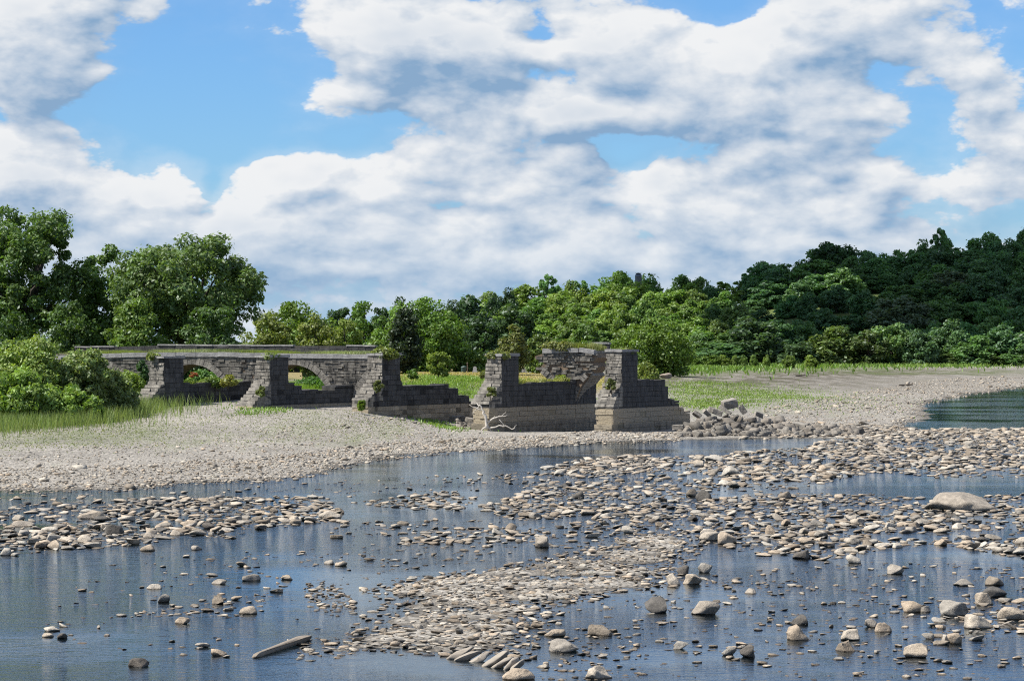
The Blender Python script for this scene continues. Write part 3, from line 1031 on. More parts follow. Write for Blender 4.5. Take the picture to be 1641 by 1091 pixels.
V, Fs = prism(pcore, ORG2, RDIR, NF, -0.5, 0.0)
wmesh('parapet_core', V, Fs, [M['core']], par)
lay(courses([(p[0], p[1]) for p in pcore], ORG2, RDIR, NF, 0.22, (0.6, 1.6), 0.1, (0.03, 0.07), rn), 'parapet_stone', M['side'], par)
for x0, x1, y0, y1 in ((120, 183, 554.6, 554.2), (253, 470, 551.2, 552.6), (555, 602, 552.4, 553.0)):
    coping_row(ORG2, RDIR, NF, [to_sz2(x0, y0), to_sz2(x1, y1)], 0.16, -0.6, 0.12, 'parapet_coping', M['cap'], par, (1.8, 3.4))

# fragment of the arcade on the fourth pier
ORG4 = CI[4].copy()


def q4(px, py): return to_sz(px, py, ORG4)


half_w = 1.0
ra = 4.4


def t_outline(r, ring=0.0):
    p = [q4(869, 567), q4(953, 566), q4(957, 573), q4(949, 581), q4(954, 588), q4(946, 597), q4(941, 603)]
    cr, cl = half_w + 4.4, -half_w - 4.4
    p += [(cr - r * math.cos(t), Z_SP + r * math.sin(t)) for t in np.radians(np.linspace(47, 0, 10))]
    p += [(cr - r, 0.3), (cl + r, 0.3)]
    p += [(cl + r * math.cos(t), Z_SP + r * math.sin(t)) for t in np.radians(np.linspace(0, 56, 12))]
    p += [q4(863, 592), q4(872, 582), q4(858, 575), q4(857, 571)]
    return p


frag = link('arch_fragment', None, AQ2)
frag.location = ORG4 - Vec(AQ2)
V, Fs = prism(t_outline(4.4), ORG4, RDIR, NF, -4.5, 0.0)
wmesh('arch_core', V, Fs, [M['soffit']], frag)
to = t_outline(4.4 + 0.62)
tl_, tr_ = clip_rect(to, -30, 0, 0.3, 12), clip_rect(to, 0, 30, 0.3, 12)
st = []
for hp in (tl_, tr_):
    st += courses(hp, ORG4, RDIR, NF, 0.27, (0.35, 1.0), 0.35, (0.05, 0.22), rn, chv=0.35, jit=0.05, miss=0.05, rag=True)
lay(st, 'wall_stone', M['rubble'], frag)
vs = []
for sgn, a0, a1, n in ((1, 8, 47, 8), (-1, 4, 56, 10)):
    an = np.radians(np.linspace(a0, a1, n + 1))
    for i in range(n):
        if sgn > 0 and i in (4, 5):
            continue                                      # stones already fallen out of the ring
        c = sgn * (half_w + 4.4)
        p = [(c - sgn * q * math.cos(t), Z_SP + q * math.sin(t)) for q, t in ((4.41, an[i] + .006), (4.41 + .66, an[i] + .006), (4.41 + .66, an[i + 1] - .006), (4.41, an[i + 1] - .006))]
        vs.append(prism(p, ORG4, RDIR, NF, -0.4, rn.uniform(0.1, 0.26), 0.03))
lay(vs, 'voussoir', M['face'], frag)
li = []
an = np.radians(np.linspace(2, 52, 12))
for i in range(11):
    for (n0, n1) in ((-4.5 - 0.04 * i, -2.4), (-2.37, -0.45)):
        c = half_w + 4.4
        p = [(c - q * math.cos(t), Z_SP + q * math.sin(t)) for q, t in ((4.30, an[i] + .006), (4.396 + (0.4 if i > 8 else 0), an[i] + .006), (4.396 + (0.4 if i > 8 else 0), an[i + 1] - .006), (4.30, an[i + 1] - .006))]
        li.append(prism(p, ORG4, RDIR, NF, n0, n1, 0.01))
lay(li, 'vault_stone', M['block'], frag)
coping_row(ORG4, RDIR, NF, [q4(870, 558.5), q4(928, 558)], 0.48, -0.9, 0.22, 'coping_stone', M['cap'], frag)
coping_row(ORG4, RDIR, NF, [q4(929, 557.5), q4(953, 561)], 0.46, -0.9, 0.22, 'coping_stone', M['cap'], frag)
V, Fs = prism([(q4(870, 566)[0], q4(870, 568)[1]), (q4(952, 566)[0], q4(952, 568)[1]), (q4(952, 562)[0], q4(952, 561)[1]), (q4(870, 560)[0], q4(870, 560)[1])], ORG4, RDIR, NF, -4.4, -0.92)
wmesh('deck', V, Fs, [M['ground']], frag)
OR4b = ORG4 - NF * 4.4
V, Fs = prism([to_sz(946, 552, OR4b), to_sz(976, 552, OR4b), to_sz(976, 572, OR4b), to_sz(968, 575, OR4b), to_sz(946, 575, OR4b)], OR4b, RDIR, NF, -0.5, 0.1, 0.0)
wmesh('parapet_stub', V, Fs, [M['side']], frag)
coping_row(OR4b, RDIR, NF, [to_sz(944, 548.5, OR4b), to_sz(977, 548.5, OR4b)], 0.22, -0.6, 0.2, 'parapet_coping', M['cap'], frag)

# ------------------------------------------------------------------ stones
import bmesh


def ico(sub):
    bm = bmesh.new()
    bmesh.ops.create_icosphere(bm, subdivisions=sub, radius=1.0)
    bm.verts.ensure_lookup_table()
    V = np.array([v.co[:] for v in bm.verts])
    Fq = np.array([[v.index for v in f.verts] for f in bm.faces])
    bm.free()
    return V, Fq


ICO = {1: ico(1), 2: ico(2), 3: ico(3), 4: ico(4)}


def rock_shape(seed, sub, flat=0.5, angular=0.5):
    """a unit stone (x half-width about 1) with worn facets; z from -flat to flat"""
    r = np.random.default_rng(seed)
    V = ICO[sub][0].copy()
    p = 1.0 - 0.45 * angular * r.uniform(0.5, 1.0)
    V = np.sign(V) * np.abs(V) ** p
    for _ in range(int(4 + 7 * angular)):
        n = r.normal(size=3)
        n /= np.linalg.norm(n)
        d = r.uniform(0.42, 0.9)
        h = V @ n - d
        V -= np.outer(np.clip(h, 0, None) * 0.98, n)
    for k in (1.1, 1.9, 3.3, 5.9):
        w = r.normal(size=(3, 3)) * k
        V *= (1 + 0.17 / k ** 0.7 * np.sin(V @ w.T + r.uniform(0, 6, 3)).mean(axis=1))[:, None]
    V *= np.array([1.0, r.uniform(0.5, 0.95), flat * r.uniform(0.85, 1.1)])
    return V


TONES = {'pale grey': (0.42, 0.378, 0.315), 'sandy': (0.385, 0.320, 0.245), 'grey': (0.30, 0.270, 0.228), 'brown': (0.225, 0.186, 0.142), 'dark grey': (0.115, 0.104, 0.09)}


def jit(c, k):
    f, w = 1 + rng.uniform(-k, k), rng.uniform(-0.035, 0.035)
    return [c[0] * f * (1 + w), c[1] * f, c[2] * f * (1 - w)]


TN = list(TONES)
TP = [0.26, 0.31, 0.25, 0.13, 0.05]
SHAPES = [('flat', 0.20, 1.3), ('flat', 0.25, 1.0), ('rounded', 0.44, 0.5), ('low', 0.32, 0.9), ('blocky', 0.50, 1.3), ('blocky', 0.42, 1.5), ('wedge shaped', 0.38, 1.5), ('low', 0.27, 1.2)]
NV = 24
SH = [SHAPES[i % len(SHAPES)] for i in range(NV)]
ROCK3 = [mesh_np('river_stone', rock_shape(100 + i, 3, SH[i][1], SH[i][2]), ICO[3][1], [M['stone_obj']], False) for i in range(NV)]
ROCK2 = [rock_shape(100 + i, 2, SH[i][1] * 0.78, SH[i][2]) for i in range(NV)]
ROCK1 = [rock_shape(100 + i, 1, SH[i][1], SH[i][2]) for i in range(NV)]


def bake_rocks(name, rocks, base, faces, label, cat):
    """rocks: rows x, y, z, size, yaw, variant, tilt, tone rgb -> one mesh"""
    Vs, Fs, Ts = [], [], []
    nv = len(base[0])
    for k, (x, y, z, s, yaw, vi, tilt, rgb) in enumerate(rocks):
        V = base[vi] * s
        c, sn = math.cos(yaw), math.sin(yaw)
        ct, stt = math.cos(tilt), math.sin(tilt)
        a = V[:, 0] * ct + V[:, 2] * stt
        zz = -V[:, 0] * stt + V[:, 2] * ct
        Vs.append(np.stack([a * c - V[:, 1] * sn + x, a * sn + V[:, 1] * c + y, zz + z], 1))
        Fs.append(faces + k * nv)
        Ts.append(np.tile(np.array(rgb), (nv, 1)))
    me = mesh_np(name, np.concatenate(Vs), np.concatenate(Fs), [M['stone_tint']], False, np.concatenate(Ts))
    o = link(name, me, kind='stuff')
    tag(o, label, cat)
    return o


# the stones one can pick out in the photo: px, py of the foot, width px, height px, tone, shape variant, label
HEROES = [
    (1540, 822, 112, 27, 'grey', 3, 'largest boulder in the river, a broad smooth pale dome among small stones'),
    (1056, 985, 46, 24, 'dark grey', 4, 'dark blocky boulder standing in still water above the small flat pale slab'),
    (1132, 988, 46, 22, 'grey', 3, 'smooth rounded boulder beside the dark blocky boulder in the still pool'),
    (1275, 1029, 40, 24, 'sandy', 4, 'square sandy boulder carrying a smaller block on its far edge'),
    (1280, 1003, 30, 15, 'dark grey', 5, 'dark block perched behind the square sandy boulder'),
    (962, 1021, 40, 17, 'brown', 4, 'brown block standing alone in water near the end of the middle bar'),
    (903, 1047, 48, 19, 'grey', 3, 'long low rounded boulder in the water off the tip of the middle bar'),
    (890, 1022, 34, 12, 'sandy', 6, 'sandy wedge shaped stone just beyond the long low boulder'),
    (830, 1091, 54, 18, 'sandy', 2, 'smooth sandy boulder at the foot of the ribbed slab of rock'),
    (962, 1091, 42, 20, 'pale grey', 3, 'pale rounded boulder in a cluster of cobbles at the bottom edge'),
    (1091, 1042, 28, 12, 'grey', 6, 'small grey wedge shaped stone pointing up out of open water'),
    (1168, 1052, 26, 14, 'grey', 3, 'rounded grey stone paired with a dark blocky one in shallow water'),
    (1199, 1056, 28, 20, 'dark grey', 5, 'dark blocky stone paired with a rounded grey one in shallow water'),
    (1367, 1028, 38, 17, 'pale grey', 3, 'pale boulder resting behind a squarer one in the shallows'),
    (1356, 1046, 30, 17, 'brown', 4, 'brown squarish boulder in front of a pale one in the shallows'),
    (1473, 1057, 46, 22, 'sandy', 6, 'pointed sandy boulder with a broad foot near the lower corner'),
    (1530, 990, 46, 24, 'grey', 5, 'grey angular block with a sharp upper edge in the still pool'),
    (1577, 972, 30, 20, 'sandy', 3, 'tall sandy boulder leaning against a darker one near the frame edge'),
    (1592, 958, 46, 15, 'dark grey', 7, 'long dark boulder behind the tall sandy one near the frame edge'),
    (1622, 996, 40, 20, 'sandy', 2, 'rounded sandy boulder at the edge of the frame beside the cobbles'),
    (1569, 1010, 46, 22, 'pale grey', 7, 'pale broad boulder half sunk in cobbles at the side of the pool'),
    (1532, 1034, 30, 17, 'sandy', 4, 'sandy stone on the near end of the cobbles by the pool'),
    (1416, 1015, 26, 15, 'sandy', 3, 'rounded sandy stone sitting alone in the middle of the pool'),
    (1398, 1007, 24, 13, 'grey', 6, 'grey stone touching the lone rounded one in the middle of the pool'),
    (1458, 983, 38, 17, 'sandy', 6, 'sandy tilted stone next to a low one in the pool'),
    (1483, 982, 24, 10, 'grey', 7, 'low grey stone beside the tilted sandy one in the pool'),
    (1547, 940, 34, 10, 'grey', 7, 'low grey stone lying alone above the angular block'),
    (1595, 940, 30, 14, 'brown', 3, 'brown rounded stone at the upper end of the frame edge cluster'),
    (1367, 905, 26, 15, 'pale grey', 4, 'squarish block with white bird droppings on top above the pool'),
    (1437, 922, 30, 15, 'grey', 3, 'rounded stone with dark base at the upper edge of the pool'),
    (1285, 897, 28, 14, 'dark grey', 5, 'dark stone at the near edge of the rocky shallows'),
    (1127, 804, 30, 17, 'dark grey', 5, 'blackish blocky boulder in the riffle, darkest of all'),
    (1110, 797, 20, 12, 'brown', 6, 'brown stone touching the blackish boulder in the riffle'),
    (1175, 764, 34, 15, 'pale grey', 4, 'pale flat topped block in open water below the piers'),
    (1140, 742, 38, 11, 'pale grey', 5, 'long whitish block on the far side of the riffle'),
    (1260, 800, 26, 11, 'brown', 4, 'brown angular stone at the near side of the riffle'),
    (1165, 875, 32, 20, 'sandy', 5, 'sandy tilted block in the middle of the rocky shallows'),
    (1142, 868, 40, 14, 'pale grey', 7, 'long pale boulder beside the tilted sandy block'),
    (1237, 860, 20, 16, 'sandy', 4, 'sandy upright stone in a gap of the rocky shallows'),
    (1108, 939, 34, 17, 'sandy', 3, 'rounded boulder on the shore end of the middle bar'),
    (1080, 940, 24, 18, 'pale grey', 2, 'pale egg shaped boulder beside the rounded one at the middle bar'),
    (1131, 920, 26, 15, 'grey', 3, 'grey rounded stone standing clear of the middle bar in blue water'),
    (1097, 922, 22, 14, 'dark grey', 3, 'dark stone between the middle bar and the clear standing one'),
    (925, 800, 22, 12, 'dark grey', 4, 'dark square stone in the riffle at mid stream'),
    (896, 763, 16, 9, 'pale grey', 2, 'small round white stone in smooth water near the gravel bank'),
    (870, 880, 24, 19, 'grey', 5, 'tall grey stone at the upper side of the middle bar'),
    (820, 850, 20, 10, 'brown', 3, 'brown stone in the middle of the river above the middle bar'),
    (523, 831, 44, 11, 'pale grey', 5, 'long squared block lying at the end of the upper band of stones'),
    (178, 859, 34, 16, 'dark grey', 5, 'dark blocky boulder at the near side of the upper band of stones'),
    (146, 833, 38, 13, 'sandy', 2, 'broad rounded sandy boulder in the upper band of stones'),
    (304, 846, 36, 11, 'sandy', 3, 'sandy rounded boulder in the middle of the upper band of stones'),
    (85, 882, 20, 14, 'sandy', 2, 'rounded stone reflected in dark water below the upper band'),
    (243, 859, 24, 12, 'sandy', 6, 'pointed sandy stone at the near edge of the upper band'),
    (236, 884, 24, 10, 'sandy', 2, 'round sandy stone alone in smooth water below the upper band'),
    (315, 882, 18, 7, 'grey', 7, 'flat grey stone alone in smooth blue water, right of a round one'),
    (37, 845, 38, 9, 'grey', 7, 'long flat stone at the edge of the upper band, by the dark reflection'),
    (220, 1070, 32, 13, 'dark grey', 6, 'dark lone boulder in open blue water at the bottom'),
    (100, 1024, 18, 8, 'dark grey', 3, 'dark small stone right of a flat pale one in open water'),
    (77, 1021, 20, 6, 'sandy', 0, 'flat pale stone left of a small dark one in open water'),
    (352, 937, 26, 8, 'grey', 7, 'low grey stone in the middle of the smooth blue reach'),
    (400, 932, 34, 10, 'grey', 7, 'broad low stone in the smooth blue reach'),
    (243, 945, 28, 8, 'pale grey', 1, 'pale flat stone alone in the smooth blue reach'),
    (263, 967, 20, 13, 'grey', 6, 'grey pointed stone on the small bar in the smooth reach'),
    (398, 985, 30, 12, 'sandy', 2, 'stacked sandy stone on the small bar in the smooth reach'),
    (348, 970, 26, 14, 'brown', 5, 'brown rough stone on the small bar in the smooth reach'),
    (460, 930, 20, 8, 'sandy', 2, 'round sandy stone between the small bar and the band'),
    (547, 908, 20, 8, 'sandy', 2, 'smooth pinkish stone in the calm water, right of its twin'),
    (528, 905, 18, 7, 'grey', 3, 'smooth grey stone in the calm water, left of its twin'),
    (545, 824, 20, 9, 'brown', 4, 'brown block past the tip of the long squared one'),
]
cell = {}


def free_spot(x, y, r):
    k = (int(x // 1.5), int(y // 1.5))
    for i in (-1, 0, 1):
        for j in (-1, 0, 1):
            for (a, b, q) in cell.get((k[0] + i, k[1] + j), ()):
                if (a - x) ** 2 + ((b - y)) ** 2 < ((q + r) * 0.78) ** 2:
                    return False
    return True


def take(x, y, r):
    cell.setdefault((int(x // 1.5), int(y // 1.5)), []).append((x, y, r))


hero_pos = []
for i, (px, py, w, h, tone, vi, label) in enumerate(HEROES):
    g = onground(px, py - h * 0.18)
    m_px = F_PX / g[1]
    r = w / m_px / 2
    name = 'boulder' if w >= 26 else 'river_stone'
    V = rock_shape(900 + i, 4 if w > 40 else 3, 0.5, 0.15 if w > 100 else SHAPES[vi][2] * 0.85)
    V *= np.array([r, r * 0.9, 1.0]) / np.array([np.abs(V[:, 0]).max(), np.abs(V[:, 1]).max(), 1.0])
    hz = h / m_px
    tt = (V[:, 2] - V[:, 2].min()) / np.ptp(V[:, 2])
    V[:, :2] *= (1.10 - (0.10 if w > 100 else 0.28) * np.clip(tt - 0.25, 0, 1))[:, None]
    V[:, 2] = tt * hz * 1.35 - hz * 0.35
    a = random.uniform(-0.3, 0.3)
    o = link(name, mesh_np(name, V, ICO[4 if w > 40 else 3][1], [M['stone_obj']], True), None, (g[0], g[1] + r * 0.5, 0.0), label, 'boulder' if w >= 26 else 'stone', 'boulders that stand out in the river' if w >= 26 else 'small stones that stand out in the river')
    o.rotation_euler = (0, 0, a)
    o.color = (*jit(TONES[tone], 0.08), 1)
    take(g[0], g[1] + r * 0.5, r * 0.9)
    hero_pos.append((g[0], g[1] + r * 0.5, label))

rocks = []
for (grp, poly, bz, cov, med, sg) in WB:
    xs, ys = [p[0] for p in poly], [p[1] for p in poly]
    ar = abs(area2(poly))
    n = int(ar * cov / (math.pi * med ** 2 / 4 * math.exp(2 * sg * sg) * 0.55))
    n = min(n, 7000)
    pts = []
    while len(pts) < n:
        X = rng.uniform(min(xs), max(xs), 4 * n + 50)
        Y = rng.uniform(min(ys), max(ys), 4 * n + 50)
        k = inpoly(X, Y, poly)
        # stones gather in drifts
        dr = fbm(X * 0.16, Y * 0.10, 77, 3) + rng.uniform(-0.55, 0.55, len(X))
        k &= dr > -0.10
        pts += list(zip(X[k], Y[k]))
    pts = pts[:n]
    size = np.clip(np.exp(rng.normal(math.log(med), sg, n)), med * 0.35, med * 3.0)
    size = np.sort(size)[::-1]
    for (x, y), s in zip(pts, size):
        r = s / 2
        if not free_spot(x, y, r):
            continue
        take(x, y, r)
        vi = int(rng.integers(NV))
        t = int(rng.choice(5, p=TP))
        rocks.append([x, y, 0.0, r, rng.uniform(0, 6.28), vi, rng.normal(0, 0.2), t, grp])
RX = np.array([r[0] for r in rocks])
RY = np.array([r[1] for r in rocks])
RZ = np.maximum(terrain(RX, RY), -0.02)
for r, z in zip(rocks, RZ):
    r[2] = z + r[3] * SH[r[5]][1] * rng.uniform(0.2, 0.7)
# the stones that show largest are things of their own
order = sorted(range(len(rocks)), key=lambda i: -rocks[i][3] / rocks[i][1])
vis = [i for i in order if 0 < topx(rocks[i][0], rocks[i][1])[0] < 1641 and topx(rocks[i][0], rocks[i][1])[1] < 1095]
single = vis[:300 - sum(1 for h in HEROES if h[2] < 26)]
sset = set(single)
used = {}
WORD_N = ['', 'second ', 'third ', 'fourth ', 'fifth ', 'sixth ', 'seventh ', 'eighth ', 'ninth ', 'tenth ', 'eleventh ', 'twelfth ', 'thirteenth ', 'fourteenth ']
SHORT = {}
for (hx, hy, lb) in hero_pos:
    SHORT[lb] = ' '.join(lb.replace(',', '').split()[:4])
LAND = [  # short names of the landmarks that stones are told by
    (1540, 815, 'the great domed boulder'), (1056, 980, 'the pool dark blocky boulder'), (1275, 1020, 'the square sandy boulder'), (962, 1016, 'the lone brown block'),
    (903, 1040, 'the long low boulder'), (780, 1060, 'the ribbed slab'), (455, 1040, 'the old beam'), (1473, 1050, 'the pointed sandy boulder'), (1530, 980, 'the angular grey block'),
    (1367, 900, 'the bird-whitened block'), (1127, 800, 'the blackish boulder'), (1175, 760, 'the pale flat topped block'), (1165, 870, 'the tilted sandy block'), (1108, 935, 'the bar end rounded boulder'),
    (523, 828, 'the long squared block'), (178, 855, 'the upper band dark block'), (304, 842, 'the upper band sandy boulder'), (146, 830, 'the upper band broad boulder'),
    (925, 797, 'the dark square stone at mid stream'), (870, 875, 'the tall grey stone'), (1140, 740, 'the long whitish block'), (1592, 950, 'the long dark boulder'), (1622, 990, 'the rounded boulder at the frame edge'),
    (1260, 798, 'the brown angular stone'), (1285, 893, 'the shallows edge dark stone'), (398, 980, 'the small bar stacked stone'), (820, 848, 'the brown midriver stone')]
LANDW = [(*onground(a, b)[:2], c) for a, b, c in LAND]
for i in single:
    x, y, z, r, yaw, vi, tilt, t, grp = rocks[i]
    o = link('river_stone', ROCK3[vi], None, (x, y, z))
    o.rotation_euler = (0, tilt, yaw)
    o.scale = (r, r, r)
    tc = jit(TONES[TN[t]], 0.16)
    o.color = (*tc, 1)
    L = min(LANDW, key=lambda q: (q[0] - x) ** 2 + (0.6 * (q[1] - y)) ** 2)
    dx, dy = x - L[0], 0.6 * (y - L[1])
    rel = ('right of' if dx > 0 else 'left of') if abs(dx) > abs(dy) else ('beyond' if dy > 0 else 'in front of')
    sz = 'big ' if r > 0.42 else ('small ' if r < 0.2 else '')
    key = f'{sz}{TN[t]} {SH[vi][0]} stone %s{rel} {L[2]}'
    used.setdefault(key, []).append((math.hypot(dx, dy), o))
    tag(o, None, 'stone', 'river stones that show largest')
for key, rows in used.items():
    rows.sort(key=lambda q: q[0])
    for n, (d, o) in enumerate(rows):
        lb = key % ''
        if len(rows) > 1:
            lb = WORD_N[min(n, 13)] + 'nearest ' + lb if n else 'nearest ' + lb
        o['label'] = lb
rest = []
for i in range(len(rocks)):
    if i in sset:
        continue
    x, y, z, r, yaw, vi, tilt, t, grp = rocks[i]
    rest.append((x, y, z - 0.05 * r, r, yaw, vi, tilt * 0.7, jit(TONES[TN[t]], 0.2)))
bake_rocks('river_stones', rest, ROCK2, ICO[2][1], 'countless smaller grey and sandy stones strewn through the shallow river', 'stones')

# shingle of the banks
SHINGLE = [  # outline in the photo, ground z guess, stones per square metre, median size
    ([(-150, 793), (0, 786), (200, 782), (330, 770), (450, 768), (520, 756), (600, 734), (760, 720), (950, 708), (1090, 704), (1100, 694), (940, 694), (760, 702), (560, 716), (400, 738), (200, 752), (0, 757), (-150, 762)], 0.25, 7.5, 0.19),
    ([(-150, 762), (0, 757), (200, 752), (400, 738), (560, 716), (760, 702), (940, 694), (760, 690), (640, 682), (500, 690), (300, 712), (0, 735), (-150, 740)], 0.7, 2.8, 0.15),
    ([(1180, 700), (1290, 696), (1450, 682), (1485, 660), (1478, 646), (1570, 628), (1700, 612), (1700, 604), (1480, 612), (1260, 650), (1180, 672)], 0.35, 1.3, 0.24),
]
sh = []
for (px, z, dens_, med) in SHINGLE:
    poly = wpoly(px, z)
    xs, ys = [p[0] for p in poly], [p[1] for p in poly]
    n = int(abs(area2(poly)) * dens_)
    n = min(n, 26000)
    got = 0
    while got < n:
        X = rng.uniform(min(xs), max(xs), 2 * n)
        Y = rng.uniform(min(ys), max(ys), 2 * n)
        k = inpoly(X, Y, poly)
        X, Y = X[k][:n - got], Y[k][:n - got]
        got += len(X)
        Z = terrain(X, Y)
        sz = np.exp(rng.normal(math.log(med * 0.9), 0.58, len(X)))
        for x, y, z_, s in zip(X, Y, Z, sz):
            t = int(rng.choice(5, p=[0.50, 0.26, 0.18, 0.04, 0.02]))
            sh.append((x, y, max(z_, -0.05) + s * 0.08, s / 2, rng.uniform(0, 6.28), int(rng.integers(NV)), rng.normal(0, 0.2), jit(TONES[TN[t]], 0.18)))
# sorted by the floods: paler and coarser near the water, drifts of darker stone
bake_rocks('shingle', sh, ROCK1, ICO[1][1], 'pale shingle and cobbles covering the gravel banks', 'shingle')

# ------------------------------------------------------------------ fallen blocks
def block_mesh(seed, sx, sy, sz):
    r = np.random.default_rng(seed)
    bm = bmesh.new()
    bmesh.ops.create_cube(bm, size=1.0)
    bmesh.ops.subdivide_edges(bm, edges=bm.edges[:], cuts=2, use_grid_fill=True)
    for v in bm.verts:
        v.co = (v.co.x * sx, v.co.y * sy, v.co.z * sz)
    for _ in range(3):
        n = r.normal(size=3)
        n /= np.linalg.norm(n)
        ext = abs(n[0]) * sx / 2 + abs(n[1]) * sy / 2 + abs(n[2]) * sz / 2
        d = ext * r.uniform(0.66, 0.9)
        for v in bm.verts:
            h = v.co.x * n[0] + v.co.y * n[1] + v.co.z * n[2] - d
            if h > 0:
                v.co.x -= n[0] * h; v.co.y -= n[1] * h; v.co.z -= n[2] * h
    for v in bm.verts:
        v.co.x += r.normal(0, 0.02) * sx; v.co.y += r.normal(0, 0.02) * sy; v.co.z += r.normal(0, 0.025) * sz
    me = bpy.data.meshes.new('fallen_block')
    bm.to_mesh(me)
    bm.free()
    me.materials.append(M['block'])
    return me


BL = [block_mesh(40 + i, 1.0, [0.6, 0.8, 0.5, 0.7][i % 4], [0.34, 0.5, 0.26, 0.55, 0.4][i % 5]) for i in range(14)]
big_blocks = [  # px, py centre, width px, roll, pitch, label
    (1146, 659, 26, 0.1, 0.5, 'long pale topped block on the shoulder of the rubble heap'), (1168, 647, 26, 0.15, -0.3, 'flat grey slab crowning the rubble heap'),
    (1162, 657, 24, -0.2, 0.9, 'tilted block wedged under the crowning slab'), (1190, 656, 16, 0.1, 1.4, 'block standing on end at the far side of the rubble heap'),
    (1133, 662, 16, 0.6, 0.9, 'leaning block at the near shoulder of the heap'), (1117, 664, 16, -0.5, 0.9, 'slanting pale block next to the last pier'),
    (1150, 675, 18, 0.2, 0.2, 'squarish block in the middle of the rubble heap'), (1165, 678, 16, 0, 0.1, 'upright grey block at the foot of the heap'),
    (1124, 678, 18, 0.2, 0.2, 'square block with pale face low in the heap'), (1105, 682, 20, -0.3, 0.3, 'broad block with shaded side near the pier foot'),
    (1087, 684, 20, 0.1, -0.1, 'grey slab lying against the foot of the last pier'), (1140, 680, 20, 0.3, -0.3, 'flat tipped block in front of the heap'),
    (1232, 677, 18, 0, 0.1, 'pale grey block past the middle of the heap'), (1216, 664, 14, 0.3, 0.4, 'white tipped block behind the heap'),
    (1247, 681, 16, 0, 0.05, 'clean squared block on the downstream arm of the rubble'), (1282, 684, 26, 0.2, 0.2, 'large grey slab with dark end on the arm of rubble'),
    (1300, 687, 18, -0.3, 0.3, 'dark ended block beyond the large grey slab'), (1150, 693, 28, 0, 0.1, 'long flat block at the water edge before the heap'),
    (1178, 694, 24, 0.1, 0.15, 'dark sided block at the water edge before the heap'), (1205, 693, 26, 0.2, -0.3, 'slanting slab dipping towards the water'),
    (1232, 692, 22, -0.1, 0.3, 'broken slab dipping towards the water, farther along'), (1255, 692, 20, 0.3, 0.2, 'square faced block at the water edge'),
    (1185, 679, 18, 0.3, 0.7, 'tilted block behind the water edge slabs'), (1200, 676, 16, 0.2, 0.4, 'small tilted block between larger ones in the heap'),
    (1361, 690, 12, 0, 0, 'small upright block at the end of the rubble arm'),
    (752, 673, 14, 0.2, 0.3, 'pale block in the gap between two aqueduct piers'), (739, 668, 12, 0.3, -0.3, 'dark edged block fallen at the end of the low wall'), (757, 680, 12, -0.2, 0.5, 'bright square block lying below the gap'),
    (729, 669, 16, 0.1, 0.1, 'grey slab propped at the end of the low wall'), (740, 680, 14, 0, 0.1, 'low slab on the shingle before the gap'), (764, 668, 12, 0.5, 0.6, 'rough brown block at the foot of the fourth pier nose'), (766, 678, 13, 0.2, 0.3, 'brown block under the driftwood'),
    (768, 685, 18, 0, 0, 'long round edged stone at the foot of the driftwood'),
]
for i, (px, py, w, ro, pi, lb) in enumerate(big_blocks):
    if px > 1000:
        Y = 9.4 * F_PX / (min(699, py + 22 + (8 if py < 670 else 0)) - HZ)
        Y = float(np.interp(py, [645, 660, 680, 694], [292, 289, 284, 279])) + (px - 1150) * 0.03
    else:
        Y = 292 + (690 - py) * 0.5
    p = onplane(px, py, Y)
    o = link('fallen_block', BL[i % len(BL)], None, p, lb, 'stone block', 'blocks fallen from the aqueduct')
    s = w * Y / F_PX
    o.scale = (s * 0.92, s * 0.92, s * 1.0)
    o.rotation_euler = (ro * 0.7, pi * 0.7, rng.uniform(-0.5, 0.5))
# rubble under and around the picked blocks
rb = []
for k in range(1000):
    px = rng.uniform(1085, 1375)
    hgt = float(np.interp(px, [1085, 1120, 1165, 1195, 1240, 1320, 1400], [0.4, 1.1, 1.8, 1.4, 0.85, 0.6, 0.35]))
    d = rng.uniform(-1, 1)
    Y = 284 + d * 7 + (px - 1150) * 0.025
    x = (px - CX) / F_PX * Y
    zz = hgt * (1 - abs(d)) * rng.uniform(0.2, 0.9)
    rb.append((x, Y, zz, float(np.exp(rng.normal(math.log(0.42), 0.4)))))
for k in range(60):
    px = rng.uniform(733, 775)
    Y = rng.uniform(288, 306)
    rb.append(((px - CX) / F_PX * Y, Y, rng.uniform(0, 0.3), float(np.exp(rng.normal(math.log(0.3), 0.4)))))
zz = terrain(np.array([r[0] for r in rb]), np.array([r[1] for r in rb]))


def arr(me):
    v = np.zeros(len(me.vertices) * 3)
    me.vertices.foreach_get('co', v)
    f = np.zeros(len(me.loops), int)
    me.loops.foreach_get('vertex_index', f)
    return v.reshape(-1, 3) * 1.5, f.reshape(-1, 4)


ANG = [arr(m)[0] for m in BL]
bake_rocks('rubble', [(x, y, max(z0, 0) + h, s, rng.uniform(0, 6.28), int(rng.integers(14)), rng.normal(0, 0.5), jit((0.20, 0.181, 0.155), 0.4)) for (x, y, h, s), z0 in zip(rb, zz)],
           ANG, arr(BL[0])[1], 'broken stone filling the rubble heap beside the last pier', 'rubble')

